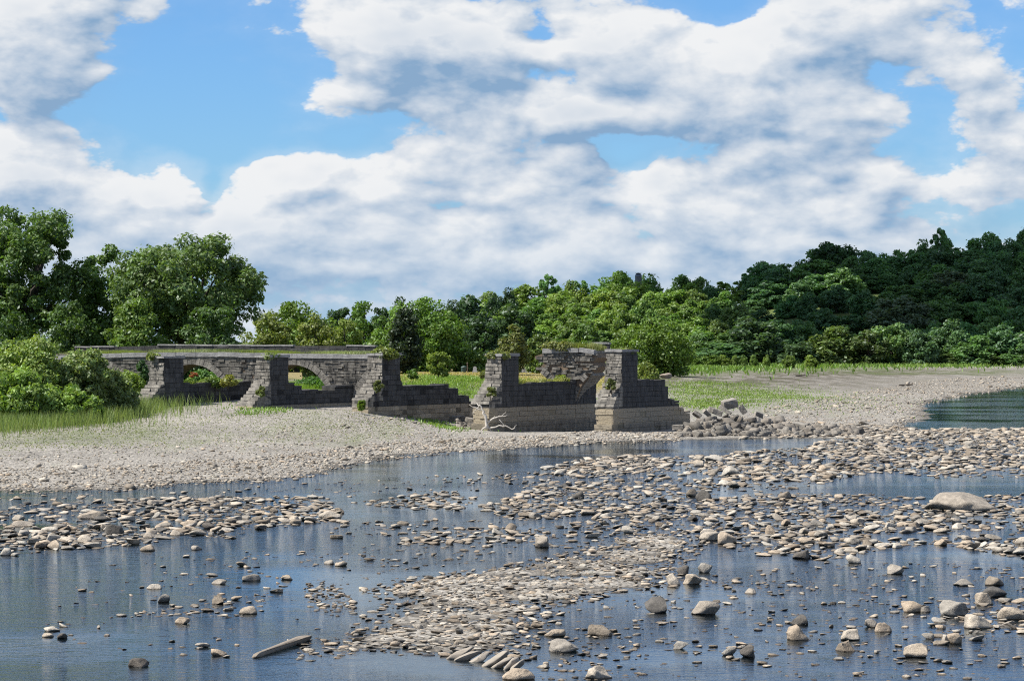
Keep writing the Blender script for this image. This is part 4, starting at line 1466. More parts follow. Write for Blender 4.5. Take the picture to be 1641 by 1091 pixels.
# ------------------------------------------------------------------ driftwood, beam, ribbed slab, far boulder
Yd = 283.0
g = Geo()
def dp(x, y, dy=0.0): return onplane(x, y, Yd + dy) - onplane(778, 688, Yd)
for path, rad in (
        ([dp(780, 687), dp(779, 676), dp(777, 665), dp(775, 659)], [.26, .22, .20, .17]),
        ([dp(776, 661), dp(772, 655), dp(767, 649), dp(764, 645)], [.16, .13, .10, .05]),
        ([dp(776, 660), dp(770, 657), dp(762, 653), dp(752, 648)], [.12, .10, .07, .03]),
        ([dp(782, 677), dp(788, 672), dp(795, 669), dp(804, 667), dp(813, 665)], [.15, .12, .10, .08, .03]),
        ([dp(783, 686), dp(795, 684), dp(806, 683), dp(816, 685), dp(822, 687)], [.13, .10, .10, .07, .05]),
        ([dp(820, 688), dp(825, 685), dp(828, 681)], [.06, .05, .02]),
        ([dp(800, 672), dp(808, 682), dp(816, 685)], [.05, .045, .03]),
        ([dp(768, 650), dp(766, 655), dp(760, 658), dp(757, 663)], [.07, .06, .04, .02]),
        ([dp(781, 683), dp(775, 686), dp(771, 691)], [.16, .12, .06]), ([dp(780, 681), dp(785, 687), dp(788, 692)], [.15, .11, .06]),
        ([dp(804, 667), dp(809, 662), dp(811, 659)], [.04, .03, .01]), ([dp(790, 671), dp(793, 666)], [.04, .015])):
    path = np.array(path)
    mid = (path[1:] + path[:-1]) / 2 + rng.normal(0, 0.05, (len(path) - 1, 3))
    path = np.insert(path, range(1, len(path)), mid, axis=0)
    rad = list(np.interp(np.linspace(0, 1, len(path)), np.linspace(0, 1, len(rad)), rad) * rng.uniform(0.6, 0.88, len(path)))
    g.add(*tube(path, rad, 7))
trk = Geo()
link('driftwood', g.mesh('driftwood', [M['drift']], True), None, onplane(778, 688, Yd), 'bleached white driftwood branch with forked arms leaning at the pier foot', 'driftwood')

p0, p1 = onground(405, 1054), onground(500, 1024)
p0, p1 = p0 + UP * 0.04, p1 + UP * 0.14
d = p1 - p0
L = np.linalg.norm(d)
d /= L
sd_ = np.cross(d, UP); sd_ /= np.linalg.norm(sd_)
u_ = np.cross(sd_, d)
V = rock_shape(977, 4, 1.0, 1.9)
V /= np.abs(V).max(axis=0)
V = np.sign(V) * np.abs(V) ** np.array([0.32, 0.6, 0.6])
wear = 1 + 0.16 * np.sin(V[:, :1] * np.array([5.3, 4.1]) + np.array([0.4, 1.9])) + 0.08 * np.sin(V[:, :1] * 13)
wear = wear * (1.0 + 0.25 * V[:, :1])
V = (V[:, :1] * L / 2) * d + (V[:, 1:2] * 0.17 * wear[:, :1]) * sd_ + (V[:, 2:] * 0.125 * wear[:, 1:]) * u_
me = mesh_np('old_beam', V, ICO[4][1], [M['beam']], False)
link('old_beam', me, None, (p0 + p1) / 2, 'old squared beam slanting out of the cobbles at the tip of the middle bar', 'beam')

slab = empty('ribbed_slab', onground(785, 1062), 'ribbed slab of upturned pale rock at the water edge of the middle bar', 'rock')
rp = [(736, 1050, 34), (754, 1052, 40), (770, 1055, 44), (790, 1062, 36), (805, 1064, 30), (817, 1067, 26), (826, 1069, 20)]
for i, (px, py, w) in enumerate(rp):
    V = rock_shape(700 + i, 3, 0.34, 1.3)
    gpos = onground(px, py + 4)
    m_px = F_PX / gpos[1]
    Lr = w / m_px * 0.8
    V = V * np.array([Lr * 1.15, 0.42, 0.55])
    ang = math.radians(40)
    c, s_ = math.cos(ang), math.sin(ang)
    V = np.stack([V[:, 0] * c - V[:, 2] * s_ * 0.4, V[:, 1] + V[:, 0] * 0.55, V[:, 0] * s_ * 0.55 + V[:, 2] * c], 1)
    link('rock_rib', mesh_np('rock_rib', V, ICO[3][1], [M['slab']], False), slab, gpos - Vec(slab) + UP * 0.10)

bz = onground(1067, 605, 1.8)
V = rock_shape(801, 4, 0.6, 0.4) * 0.95
o = link('boulder', mesh_np('boulder', V, ICO[4][1], [M['stone_obj']], True), None, bz + UP * 0.4, 'rounded boulder on the shingle beside the bright green bushy tree', 'boulder')
o.color = (0.30, 0.25, 0.21, 1)
o.scale = (1.25, 1.0, 1.2)
for (px, py, w, lb) in ((1093, 618, 22, 'dark driftwood log lying flat on the far shingle near the pool'), (1283, 607, 16, 'small dark log on the mud below the far bank')):
    if px == 1093: px, py = 1452, 617
    g0 = onground(px, py, 0.6)
    wl = w * g0[1] / F_PX
    V, Fs = tube([(-wl / 2, 0, .12), (0, 0.3, .16), (wl / 2, 0.1, .28)], [.16, .2, .12], 7)
    link('driftwood_log', mesh_np('driftwood_log', V, Fs, [M['bark']]), None, (g0[0], g0[1], ground_z(g0[0], g0[1])), lb, 'log')

# ------------------------------------------------------------------ foliage
def leaves(centers, radii, per, size, r, squash=0.8, up=0.35, elong=1.5):
    """leaf faces spread through clumps; returns verts, quads, tint"""
    n = len(centers) * per
    ci = np.repeat(np.arange(len(centers)), per)
    d = r.normal(size=(n, 3))
    d /= np.linalg.norm(d, axis=1)[:, None]
    rad = r.uniform(0.35, 1.0, n) ** 0.5 * radii[ci]
    rad *= 1 + r.normal(0, 0.12, n) + np.where(r.uniform(size=n) < 0.12, r.exponential(0.13, n), 0)
    P = centers[ci] + d * rad[:, None] * np.array([1, 1, squash])
    nrm = d * 0.8 + r.normal(size=(n, 3)) * 0.62 + np.array([0, 0, up])
    nrm /= np.linalg.norm(nrm, axis=1)[:, None]
    t = np.cross(nrm, r.normal(size=(n, 3)))
    t /= np.linalg.norm(t, axis=1)[:, None]
    b = np.cross(nrm, t)
    s = (size * r.uniform(0.6, 1.35, n))[:, None]
    V = np.stack([P - t * s * elong * 0.5, P - b * s * 0.42 + t * s * 0.1, P + t * s * elong * 0.5 - nrm * s * 0.15, P + b * s * 0.42 + t * s * 0.1], 1).reshape(-1, 3)
    Fq = np.arange(n * 4).reshape(-1, 4)
    tc = r.uniform(0.82, 1.18, len(centers))[ci] * r.uniform(0.72, 1.28, n)
    yl = r.uniform(0.9, 1.12, n)
    T = np.repeat(np.stack([tc * yl, tc, tc * 0.9], 1), 4, axis=0)
    return V, Fq, T


def crown_clumps(r, n, shape, cr):
    """clump centres in a unit crown: x,y in -1..1, z in 0..1"""
    C, R = [], []
    while len(C) < n:
        p = r.uniform(-1, 1, 3)
        z = (p[2] + 1) / 2
        if shape == 'round':
            lim = math.sqrt(max(0, 1 - (2 * z - 0.95) ** 2)) if z > 0.3 else 0.80 + 0.2 * z
        elif shape == 'dome':
            lim = math.sqrt(max(0, 1 - z ** 2)) * (0.82 + 0.6 * z * (1 - z))
        elif shape == 'spread':
            lim = (0.50 + 0.85 * z) if z < 0.58 else math.sqrt(max(0, 1 - ((z - 0.58) / 0.42) ** 2))
        elif shape == 'tall':
            lim = 0.8 * math.sin(math.pi * min(1, 0.12 + z * 0.88)) ** 0.6
        elif shape == 'umbrella':
            if z < 0.25: continue
            lim = math.sqrt(max(0, 1 - ((z - 0.62) / 0.38) ** 2))
        elif shape == 'cone':
            lim = 0.05 + 0.95 * (1 - z) ** 0.85
        else:
            lim = 1
        rr = math.hypot(p[0], p[1])
        if rr > lim or lim <= 0:
            continue
        if rr < lim * 0.45 and r.uniform() < 0.55 and z < 0.8:
            continue
        C.append((p[0], p[1], z))
        R.append(cr * r.uniform(0.65, 1.35))
    return np.array(C), np.array(R)


def tree_meshes(name, seed, W, Hh, shape, n, per, leaf, cr, trunk_h=0.2, trunk_r=0.03, limbs=7, squash=0.8, elong=1.5, lift=0.0):
    """crown and trunk meshes of a tree Hh metres tall, W metres wide, foot at the origin"""
    r = np.random.default_rng(seed)
    C, R = crown_clumps(r, n, shape, cr)
    z0 = Hh * lift
    P = C * np.array([W / 2, W / 2, Hh - z0]) * np.array([0.92, 0.92, 0.92]) + np.array([0, 0, z0 + Hh * 0.03])
    V, Fq, T = leaves(P, R * W / 2, per, leaf, r, squash, elong=elong)
    crown = mesh_np('crown', V, Fq, [M['leaf']], False, T)
    g = Geo()
    rt = trunk_r * Hh
    th = Hh * max(trunk_h, lift + 0.1)
    bend = r.normal(0, 0.02 * Hh, 2)
    g.add(*tube([(0, 0, -0.5), (0, 0, 0.1), (bend[0] * .5, bend[1] * .5, th * 0.6), (bend[0], bend[1], th)], [rt * 1.35, rt * 1.1, rt * 0.85, rt * 0.7], 8))
    pick = r.choice(len(P), min(limbs, len(P)), replace=False)
    for k in pick:
        e = P[k]
        b = np.array([bend[0], bend[1], th * r.uniform(0.7, 1.0)])
        m = b * 0.45 + e * 0.55 + np.array([0, 0, 0.05 * Hh]) + r.normal(0, 0.02 * Hh, 3)
        g.add(*tube([b, m, e], [rt * 0.5, rt * 0.3, rt * 0.08], 5))
    tr = g.mesh('trunk', [M['bark']], True)
    return crown, tr


def plant_tree(name, crown, trunk, loc, sx, sz, yaw, color, label, cat, group=None):
    e = empty(name, loc, label, cat, group)
    e.rotation_euler = (0, 0, yaw)
    e.scale = (sx, sx, sz)
    c = link('crown', crown, e)
    c.color = (*color, 1)
    if trunk is not None:
        link('trunk', trunk, e)
    return e


GREEN = (0.052, 0.088, 0.022)
DEEP = (0.030, 0.060, 0.018)
LIGHT = (0.085, 0.125, 0.030)
YEL = (0.125, 0.150, 0.036)
BLUE = (0.042, 0.075, 0.036)


def tree_at(name, px, ptop, pbase, pw, Y, shape, n, per, leaf, cr, color, label, cat='tree', group=None, seed=0, zb=None, **kw):
    x = (px - CX) / F_PX * Y
    z0 = ground_z(x, Y) if zb is None else zb
    zt = CAM_H - (ptop - HZ) / F_PX * Y
    zbase = min(z0, CAM_H - (pbase - HZ) / F_PX * Y) if zb is None else zb
    W, Hh = pw * Y / F_PX, zt - z0
    cr_, tr_ = tree_meshes(name, seed + 1000, W, Hh, shape, n, per, leaf, cr, **kw)
    return plant_tree(name, cr_, tr_, (x, Y, z0), 1, 1, 0, color, label, cat, group)


TG = 'trees behind the aqueduct'
tree_at('cottonwood_tree', 45, 320, 556, 215, 372, 'spread', 170, 240, 0.36, 0.165, (0.066, 0.106, 0.034), 'tallest dark cottonwood with heavy limbs at the edge of the view', group=TG, seed=1, trunk_h=0.3, limbs=26, lift=0.02)
tree_at('cottonwood_tree', -90, 340, 556, 170, 378, 'spread', 90, 160, 0.40, 0.22, (0.062, 0.102, 0.034), 'dark cottonwood cut off by the edge of the view', group=TG, seed=2, limbs=12)
tree_at('cottonwood_tree', 165, 378, 556, 130, 380, 'tall', 110, 170, 0.36, 0.22, (0.074, 0.120, 0.034), 'middle sized green tree filling the gap between the two big cottonwoods', group=TG, seed=3, limbs=14)
tree_at('cottonwood_tree', 298, 366, 556, 265, 366, 'spread', 165, 230, 0.36, 0.135, (0.080, 0.118, 0.046), 'broad cottonwood with open sky between its limbs, standing behind the arches', group=TG, seed=4, trunk_h=0.3, limbs=34, lift=0.04)
tree_at('green_tree', 215, 470, 556, 110, 352, 'dome', 60, 170, 0.30, 0.26, (0.075, 0.115, 0.028), 'lighter green bushy tree below the broad cottonwood', group=TG, seed=5)
tree_at('green_tree', 340, 478, 556, 120, 354, 'dome', 70, 170, 0.30, 0.25, (0.048, 0.082, 0.026), 'dark bushy undergrowth tree at the foot of the broad cottonwood', group=TG, seed=6)
tree_at('green_tree', 110, 480, 556, 120, 356, 'dome', 60, 170, 0.30, 0.26, (0.048, 0.080, 0.022), 'bushy tree filling under the tallest cottonwood', group=TG, seed=7)
tree_at('green_tree', 20, 490, 556, 130, 358, 'dome', 60, 170, 0.30, 0.26, (0.040, 0.070, 0.020), 'dark bushy tree under the tallest cottonwood, at the edge', group=TG, seed=8)
tree_at('locust_tree', 475, 464, 570, 150, 520, 'dome', 95, 150, 0.42, 0.20, (0.080, 0.125, 0.024), 'yellow green locust with a smooth round top beside the broad cottonwood', group=TG, seed=9)
tree_at('apple_tree', 432, 486, 565, 86, 420, 'round', 70, 150, 0.30, 0.22, (0.105, 0.125, 0.034), 'olive yellow small tree just right of the broad cottonwood', group=TG, seed=10, limbs=14)
tree_at('apple_tree', 508, 490, 565, 78, 425, 'round', 70, 140, 0.30, 0.22, (0.115, 0.135, 0.038), 'first of two yellowish small trees above the aqueduct parapet', group=TG, seed=11, limbs=14)
tree_at('apple_tree', 560, 500, 568, 80, 430, 'dome', 70, 140, 0.30, 0.22, (0.110, 0.140, 0.036), 'second of two yellowish small trees, nearer the third tower', group=TG, seed=12, limbs=14)
tree_at('green_tree', 598, 525, 575, 46, 420, 'dome', 40, 120, 0.30, 0.28, (0.080, 0.120, 0.026), 'low bright tree right above the end of the parapet', group=TG, seed=13)
tree_at('locust_tree', 585, 478, 590, 90, 640, 'dome', 60, 140, 0.5, 0.24, (0.058, 0.105, 0.022), 'green round tree peeping between the yellowish trees and the big dome', group=TG, seed=14)
tree_at('locust_tree', 672, 468, 598, 165, 560, 'dome', 120, 180, 0.45, 0.20, (0.078, 0.132, 0.026), 'great dome shaped light green locust behind the third tower', group=TG, seed=15)
tree_at('maple_tree', 649, 492, 598, 64, 500, 'tall', 80, 150, 0.38, 0.28, (0.018, 0.030, 0.012), 'very dark narrow maple standing before the great dome shaped locust', group=TG, seed=16)
tree_at('small_tree', 703, 562, 609, 40, 455, 'round', 40, 90, 0.26, 0.26, (0.115, 0.150, 0.036), 'small yellow green tree alone on the dry lawn', group=TG, seed=17, lift=0.12, trunk_h=0.3)
tree_at('small_shrub', 662, 590, 611, 20, 440, 'round', 14, 80, 0.22, 0.36, (0.060, 0.105, 0.024), 'little round shrub on the dry lawn left of the small tree', 'shrub', TG, seed=18)
tree_at('green_tree', 757, 558, 597, 60, 560, 'dome', 40, 130, 0.36, 0.3, (0.070, 0.115, 0.026), 'bright low bush tree behind the dry lawn', group=TG, seed=19)
tree_at('brown_tree', 822, 516, 597, 58, 520, 'tall', 50, 130, 0.36, 0.3, (0.095, 0.105, 0.040), 'olive tree with browning leaves behind the fourth tower', group=TG, seed=20)
tree_at('green_tree', 862, 528, 597, 52, 540, 'dome', 40, 130, 0.4, 0.3, (0.070, 0.100, 0.028), 'shaggy green tree left of the arch fragment', group=TG, seed=21)
tree_at('green_tree', 938, 512, 595, 60, 560, 'tall', 50, 140, 0.4, 0.3, (0.058, 0.100, 0.022), 'green tree rising behind the arch fragment', group=TG, seed=22)
tree_at('green_tree', 900, 535, 595, 60, 545, 'dome', 40, 140, 0.4, 0.3, (0.055, 0.095, 0.022), 'low green tree behind the weedy top of the arch fragment', group=TG, seed=23)
tree_at('bushy_tree', 1048, 508, 605, 128, 585, 'round', 120, 160, 0.40, 0.20, (0.082, 0.128, 0.024), 'bright green bushy tree touching the ground beside the last tower', group=TG, seed=24, trunk_h=0.12)
tree_at('bushy_tree', 1010, 555, 606, 70, 560, 'dome', 50, 130, 0.36, 0.28, (0.062, 0.100, 0.022), 'dark skirt of bush behind the last tower', group=TG, seed=25)
tree_at('yellow_bush', 1037, 580, 613, 42, 480, 'dome', 30, 110, 0.3, 0.34, (0.120, 0.145, 0.042), 'yellowish bush above the low wall of the last pier', 'bush', TG, seed=26)

# forest beyond: shared crowns, every tree a thing
FAR = {}
for k, (shape, n, per, leaf, cr, sq, seed) in {
    'round1': ('round', 60, 150, 0.72, 0.27, 0.95, 51), 'round2': ('round', 66, 140, 0.70, 0.25, 0.9, 52), 'dome1': ('dome', 62, 150, 0.70, 0.26, 0.9, 53), 'dome2': ('dome', 56, 150, 0.72, 0.28, 0.9, 54),
    'tall1': ('tall', 56, 150, 0.70, 0.30, 0.95, 55), 'locust1': ('umbrella', 34, 100, 0.66, 0.20, 0.6, 56), 'locust2': ('umbrella', 30, 100, 0.66, 0.22, 0.6, 57), 'cone1': ('cone', 60, 80, 0.7, 0.2, 0.8, 58)}.items():
    FAR[k] = tree_meshes(k, seed, 13, 17, shape, n, per, leaf, cr, squash=sq, limbs=9, trunk_h=0.35)


def far_tree(name, px, ptop, pw, Y, kind, color, label, group, cat='tree'):
    x = (px - CX) / F_PX * Y
    z0 = ground_z(x, Y)
    zt = CAM_H - (ptop - HZ) / F_PX * Y
    W, Hh = pw * Y / F_PX, max(zt - z0, 4)
    c, t = FAR[kind]
    v = random.uniform(0.86, 1.14)
    return plant_tree(name, c, t, (x, Y, z0 - 0.3), W / 13, Hh / 17, random.uniform(0, 6.28), [q * v * random.uniform(.95, 1.05) for q in color], label, cat, group)


rt = random.Random(5)
ORD = ['first', 'second', 'third', 'fourth', 'fifth', 'sixth', 'seventh', 'eighth', 'ninth', 'tenth', 'eleventh', 'twelfth', 'thirteenth', 'fourteenth', 'fifteenth', 'sixteenth', 'seventeenth', 'eighteenth', 'nineteenth', 'twentieth',
       'twenty-first', 'twenty-second', 'twenty-third', 'twenty-fourth', 'twenty-fifth', 'twenty-sixth', 'twenty-seventh', 'twenty-eighth', 'twenty-ninth', 'thirtieth']
SKY_X = [540, 600, 700, 760, 800, 850, 900, 960, 1000, 1030, 1060, 1100, 1150, 1190, 1230, 1290, 1330, 1380, 1430, 1500, 1560, 1600, 1641, 1720]
SKY_Y = [488, 474, 468, 470, 466, 456, 447, 446, 434, 440, 446, 434, 444, 442, 414, 408, 386, 400, 394, 378, 380, 366, 358, 352]


def row(x0, x1, step, Y, drop, kinds, cols, what, place, group, wob=6, width=62, name='forest_tree'):
    """one line of trees; tops follow the skyline lowered by `drop` pixels"""
    xs = np.arange(x0, x1, step)
    for i, x in enumerate(xs):
        px = x + rt.uniform(-0.25, 0.25) * step
        top = np.interp(px, SKY_X, SKY_Y) + drop(px) + rt.uniform(-wob, wob)
        k = rt.choice(kinds)
        c = cols(px) if callable(cols) else rt.choice(cols)
        far_tree(name, px, top, width * rt.uniform(0.8, 1.25), Y + rt.uniform(-14, 14), k, c, f'{what}, {ORD[i]} from the left {place}', group)


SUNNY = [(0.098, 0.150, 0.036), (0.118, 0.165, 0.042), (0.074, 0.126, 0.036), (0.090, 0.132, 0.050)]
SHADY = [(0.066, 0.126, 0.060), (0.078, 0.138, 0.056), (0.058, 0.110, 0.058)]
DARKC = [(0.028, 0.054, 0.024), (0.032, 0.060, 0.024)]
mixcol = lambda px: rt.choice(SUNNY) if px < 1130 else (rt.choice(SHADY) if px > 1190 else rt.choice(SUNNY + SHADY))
row(545, 830, 34, 1120, lambda p: 0, ['cone1', 'tall1', 'round1'], DARKC, 'far dark pine', 'on the low skyline behind the light green locust', 'trees on the far skyline', wob=4, width=44, name='pine_tree')
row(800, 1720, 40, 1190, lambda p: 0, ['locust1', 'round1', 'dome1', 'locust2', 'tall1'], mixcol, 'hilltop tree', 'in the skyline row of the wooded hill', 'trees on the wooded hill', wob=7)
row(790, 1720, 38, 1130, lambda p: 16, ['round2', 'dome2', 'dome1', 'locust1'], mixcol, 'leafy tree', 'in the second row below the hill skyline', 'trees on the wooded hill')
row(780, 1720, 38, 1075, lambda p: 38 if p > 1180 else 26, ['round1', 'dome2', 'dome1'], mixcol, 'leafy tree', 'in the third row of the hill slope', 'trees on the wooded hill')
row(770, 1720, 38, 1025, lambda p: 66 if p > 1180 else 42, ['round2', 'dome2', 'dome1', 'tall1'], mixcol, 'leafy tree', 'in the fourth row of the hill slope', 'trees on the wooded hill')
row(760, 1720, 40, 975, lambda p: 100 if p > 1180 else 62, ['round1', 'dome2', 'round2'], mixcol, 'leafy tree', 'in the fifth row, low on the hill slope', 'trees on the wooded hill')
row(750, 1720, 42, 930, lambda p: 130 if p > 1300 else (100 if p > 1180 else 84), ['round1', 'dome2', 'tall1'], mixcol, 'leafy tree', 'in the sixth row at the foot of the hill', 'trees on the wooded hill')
# individual trees that stand out in front
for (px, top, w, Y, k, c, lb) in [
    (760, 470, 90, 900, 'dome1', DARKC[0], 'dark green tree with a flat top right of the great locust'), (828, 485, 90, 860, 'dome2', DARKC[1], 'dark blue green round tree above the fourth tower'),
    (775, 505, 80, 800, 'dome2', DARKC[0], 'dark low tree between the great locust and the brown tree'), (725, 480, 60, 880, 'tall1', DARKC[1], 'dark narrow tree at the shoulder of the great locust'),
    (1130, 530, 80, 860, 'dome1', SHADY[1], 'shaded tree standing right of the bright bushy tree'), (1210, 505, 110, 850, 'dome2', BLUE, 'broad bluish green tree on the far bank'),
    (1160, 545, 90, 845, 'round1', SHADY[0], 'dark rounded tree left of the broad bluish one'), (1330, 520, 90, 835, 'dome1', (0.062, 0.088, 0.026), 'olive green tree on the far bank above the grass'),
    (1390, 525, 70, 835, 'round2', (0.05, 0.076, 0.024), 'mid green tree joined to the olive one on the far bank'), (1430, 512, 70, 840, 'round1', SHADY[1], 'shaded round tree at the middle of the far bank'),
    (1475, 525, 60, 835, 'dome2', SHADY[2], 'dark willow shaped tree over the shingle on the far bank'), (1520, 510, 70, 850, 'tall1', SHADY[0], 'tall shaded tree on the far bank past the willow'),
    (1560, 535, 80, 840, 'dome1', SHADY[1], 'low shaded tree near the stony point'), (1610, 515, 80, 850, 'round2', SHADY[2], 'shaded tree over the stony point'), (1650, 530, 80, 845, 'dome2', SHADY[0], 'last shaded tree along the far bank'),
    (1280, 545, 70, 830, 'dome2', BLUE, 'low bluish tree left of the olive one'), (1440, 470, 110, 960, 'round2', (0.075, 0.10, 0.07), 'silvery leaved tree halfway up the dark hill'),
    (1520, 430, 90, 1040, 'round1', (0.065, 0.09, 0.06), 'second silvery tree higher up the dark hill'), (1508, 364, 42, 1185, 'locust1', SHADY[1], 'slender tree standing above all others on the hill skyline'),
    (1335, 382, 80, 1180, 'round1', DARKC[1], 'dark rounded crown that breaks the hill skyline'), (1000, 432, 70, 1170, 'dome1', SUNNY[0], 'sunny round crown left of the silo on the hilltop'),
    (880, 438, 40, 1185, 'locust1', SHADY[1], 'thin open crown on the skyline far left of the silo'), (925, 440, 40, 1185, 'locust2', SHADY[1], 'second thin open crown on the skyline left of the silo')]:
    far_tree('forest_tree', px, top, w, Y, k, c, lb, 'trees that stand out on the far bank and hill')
BUSHC = [(0.080, 0.120, 0.026), (0.105, 0.150, 0.030)]
for i, (px, top, w) in enumerate([(1140, 568, 34), (1160, 570, 26), (1192, 570, 16), (1178, 573, 14), (1208, 572, 16), (1228, 567, 14), (1265, 574, 22), (1300, 575, 26), (1110, 570, 30)]):
    far_tree('bank_shrub', px, top, w, 780, ['round1', 'dome1', 'tall1'][i % 3], BUSHC[i % 2], f'{["pale", "yellow green"][i % 2]} young shrub on the grassy far bank, {ORD[sorted([1140,1160,1192,1178,1208,1228,1265,1300,1110]).index(px)]} from the left', 'young shrubs on the far bank', 'shrub')
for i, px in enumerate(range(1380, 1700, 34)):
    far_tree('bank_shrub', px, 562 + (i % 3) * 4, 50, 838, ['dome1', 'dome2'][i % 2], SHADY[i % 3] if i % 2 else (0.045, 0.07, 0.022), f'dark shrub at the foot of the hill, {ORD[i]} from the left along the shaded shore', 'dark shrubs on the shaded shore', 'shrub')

# silo on the hilltop
sx, sy = (1023 - CX) / F_PX * 1152, 1152.0
so = empty('silo', (sx, sy, ground_z(sx, sy)), 'round grey silo with dark domed cap showing over the hilltop trees', 'silo')
ztop = CAM_H - (437 - HZ) / F_PX * 1152 - so.location.z
V, Fs = tube([(0, 0, 0), (0, 0, ztop - 1.6)], [1.35, 1.35], 24)
link('silo_body', mesh_np('silo_body', V, Fs, [M['silo']]), so)
V, Fs = tube([(0, 0, ztop - 1.6)] + [(0, 0, ztop - 1.6 + 1.6 * math.sin(t)) for t in np.linspace(0.1, 1.5, 8)], [1.42] + [1.42 * math.cos(t) for t in np.linspace(0.1, 1.5, 8)], 24)
link('silo_dome', mesh_np('silo_dome', V, Fs, [M['dome']], True), so)
for k in range(6):
    V, Fs = tube([(0, 0, 4 + k * 3.0), (0, 0, 4.14 + k * 3.0)], [1.385, 1.385], 24)
    link('silo_hoop', mesh_np('silo_hoop', V, Fs, [M['dome']]), so)

# picnic ground: bins, post, markers
def boxv(sx, sy, sz, z0=0.0):
    V = [(x * sx / 2, y * sy / 2, z0 + z * sz) for z in (0, 1) for y in (-1, 1) for x in (-1, 1)]
    return V, [(0, 2, 3, 1), (4, 5, 7, 6), (0, 1, 5, 4), (1, 3, 7, 5), (3, 2, 6, 7), (2, 0, 4, 6)]


def marker(px, Y, h, w, lb):
    x = (px - CX) / F_PX * Y
    e = empty('stone_marker', (x, Y, ground_z(x, Y)), lb, 'stone marker', 'stone markers on the lawn')
    link('plinth', mesh_np('plinth', *boxv(w * 1.3, 0.5, 0.25, -0.02), [M['grave']]), e)
    V, Fs = prism([(-w / 2, .2), (w / 2, .2), (w / 2, h * .8), (w * .25, h), (-w * .25, h), (-w / 2, h * .8)], np.zeros(3), np.array([1., 0, 0]), np.array([0., -1, 0]), -0.12, 0.12)
    link('slab', mesh_np('slab', V, Fs, [M['grave']]), e)


for px, h, w, lb in ((761, 1.1, 0.7, 'short grey marker left of the fourth tower'), (837, 1.0, 0.8, 'low grey marker in the gap right of the fourth tower'), (842, 1.6, 0.6, 'tall grey marker in the gap right of the fourth tower'), (851, 1.4, 0.8, 'broad grey marker left of the arch fragment'), (857, 0.9, 0.9, 'low broad marker beside the arch fragment')):
    marker(px, 545, h, w, lb)
for px, h, lb in ((742, 1.2, 'dark green litter bin on the lawn edge left of the wooden post'), (711 + 33, 1.25, 'dark litter bin closest to the wooden post')):
    x = (px - CX) / F_PX * 545
    e = empty('litter_bin', (x, 545, ground_z(x, 545)), lb, 'litter bin', 'bins on the lawn')
    V, Fs = tube([(0, 0, 0), (0, 0, h * .8)], [.36, .4], 14)
    link('bin_body', mesh_np('bin_body', V, Fs, [M['bin']]), e)
    V, Fs = tube([(0, 0, h * .8), (0, 0, h * .92), (0, 0, h)], [.44, .34, .1], 14)
    link('bin_lid', mesh_np('bin_lid', V, Fs, [M['bin']]), e)
x = (749 - CX) / F_PX * 540
e = empty('wooden_post', (x, 540, ground_z(x, 540)), 'brown wooden post standing at the edge of the dry lawn', 'post')
link('post_shaft', mesh_np('post_shaft', *boxv(.22, .22, 1.9, -0.2), [M['wood']]), e)
V, Fs = tube([(0, 0, 1.7), (0, 0, 1.95)], [.19, .02], 4)
link('post_cap', mesh_np('post_cap', V, Fs, [M['wood']]), e)

# ------------------------------------------------------------------ shrubs and weeds near the river
SG = 'shrubs on the near bank'
tree_at('shrub', 45, 530, 672, 165, 279, 'dome', 150, 190, 0.24, 0.19, (0.135, 0.178, 0.054), 'largest rounded shrub on the bank at the edge of the view', 'shrub', SG, seed=61, trunk_h=0.15, limbs=16)
tree_at('shrub', 132, 548, 668, 110, 281, 'round', 110, 170, 0.22, 0.20, (0.125, 0.158, 0.070), 'greyish green willow shrub between the largest one and the aqueduct', 'shrub', SG, seed=62, trunk_h=0.15, limbs=14, elong=2.2)
tree_at('shrub', 185, 595, 666, 80, 283, 'dome', 70, 150, 0.22, 0.24, (0.105, 0.135, 0.060), 'olive low shrub in front of the first arch', 'shrub', SG, seed=63, trunk_h=0.15)
tree_at('shrub', 30, 590, 676, 150, 270, 'dome', 110, 170, 0.24, 0.2, (0.132, 0.188, 0.052), 'bright low shrub in front of the largest one', 'shrub', SG, seed=64, trunk_h=0.15, elong=2.0)
tree_at('shrub', -80, 545, 676, 150, 276, 'dome', 70, 150, 0.26, 0.22, (0.07, 0.11, 0.03), 'shrub cut off by the edge of the view', 'shrub', SG, seed=65)
tree_at('shrub', 110, 622, 672, 120, 272, 'dome', 90, 160, 0.22, 0.2, (0.118, 0.172, 0.042), 'spreading low shrub above the tall grass', 'shrub', SG, seed=66, elong=2.2)
WG = 'plants growing on the ruins'


def ledge(name, px, ptop, pbase, pw, Y, color, label, seed, per=90, n=16, leaf=0.2, shape='dome', elong=1.6):
    p = onplane(px, pbase, Y)
    return tree_at(name, px, ptop, pbase, pw, Y, shape, n, per, leaf, 0.34, color, label, 'plant', WG, seed=seed, zb=float(p[2]), limbs=5, elong=elong)


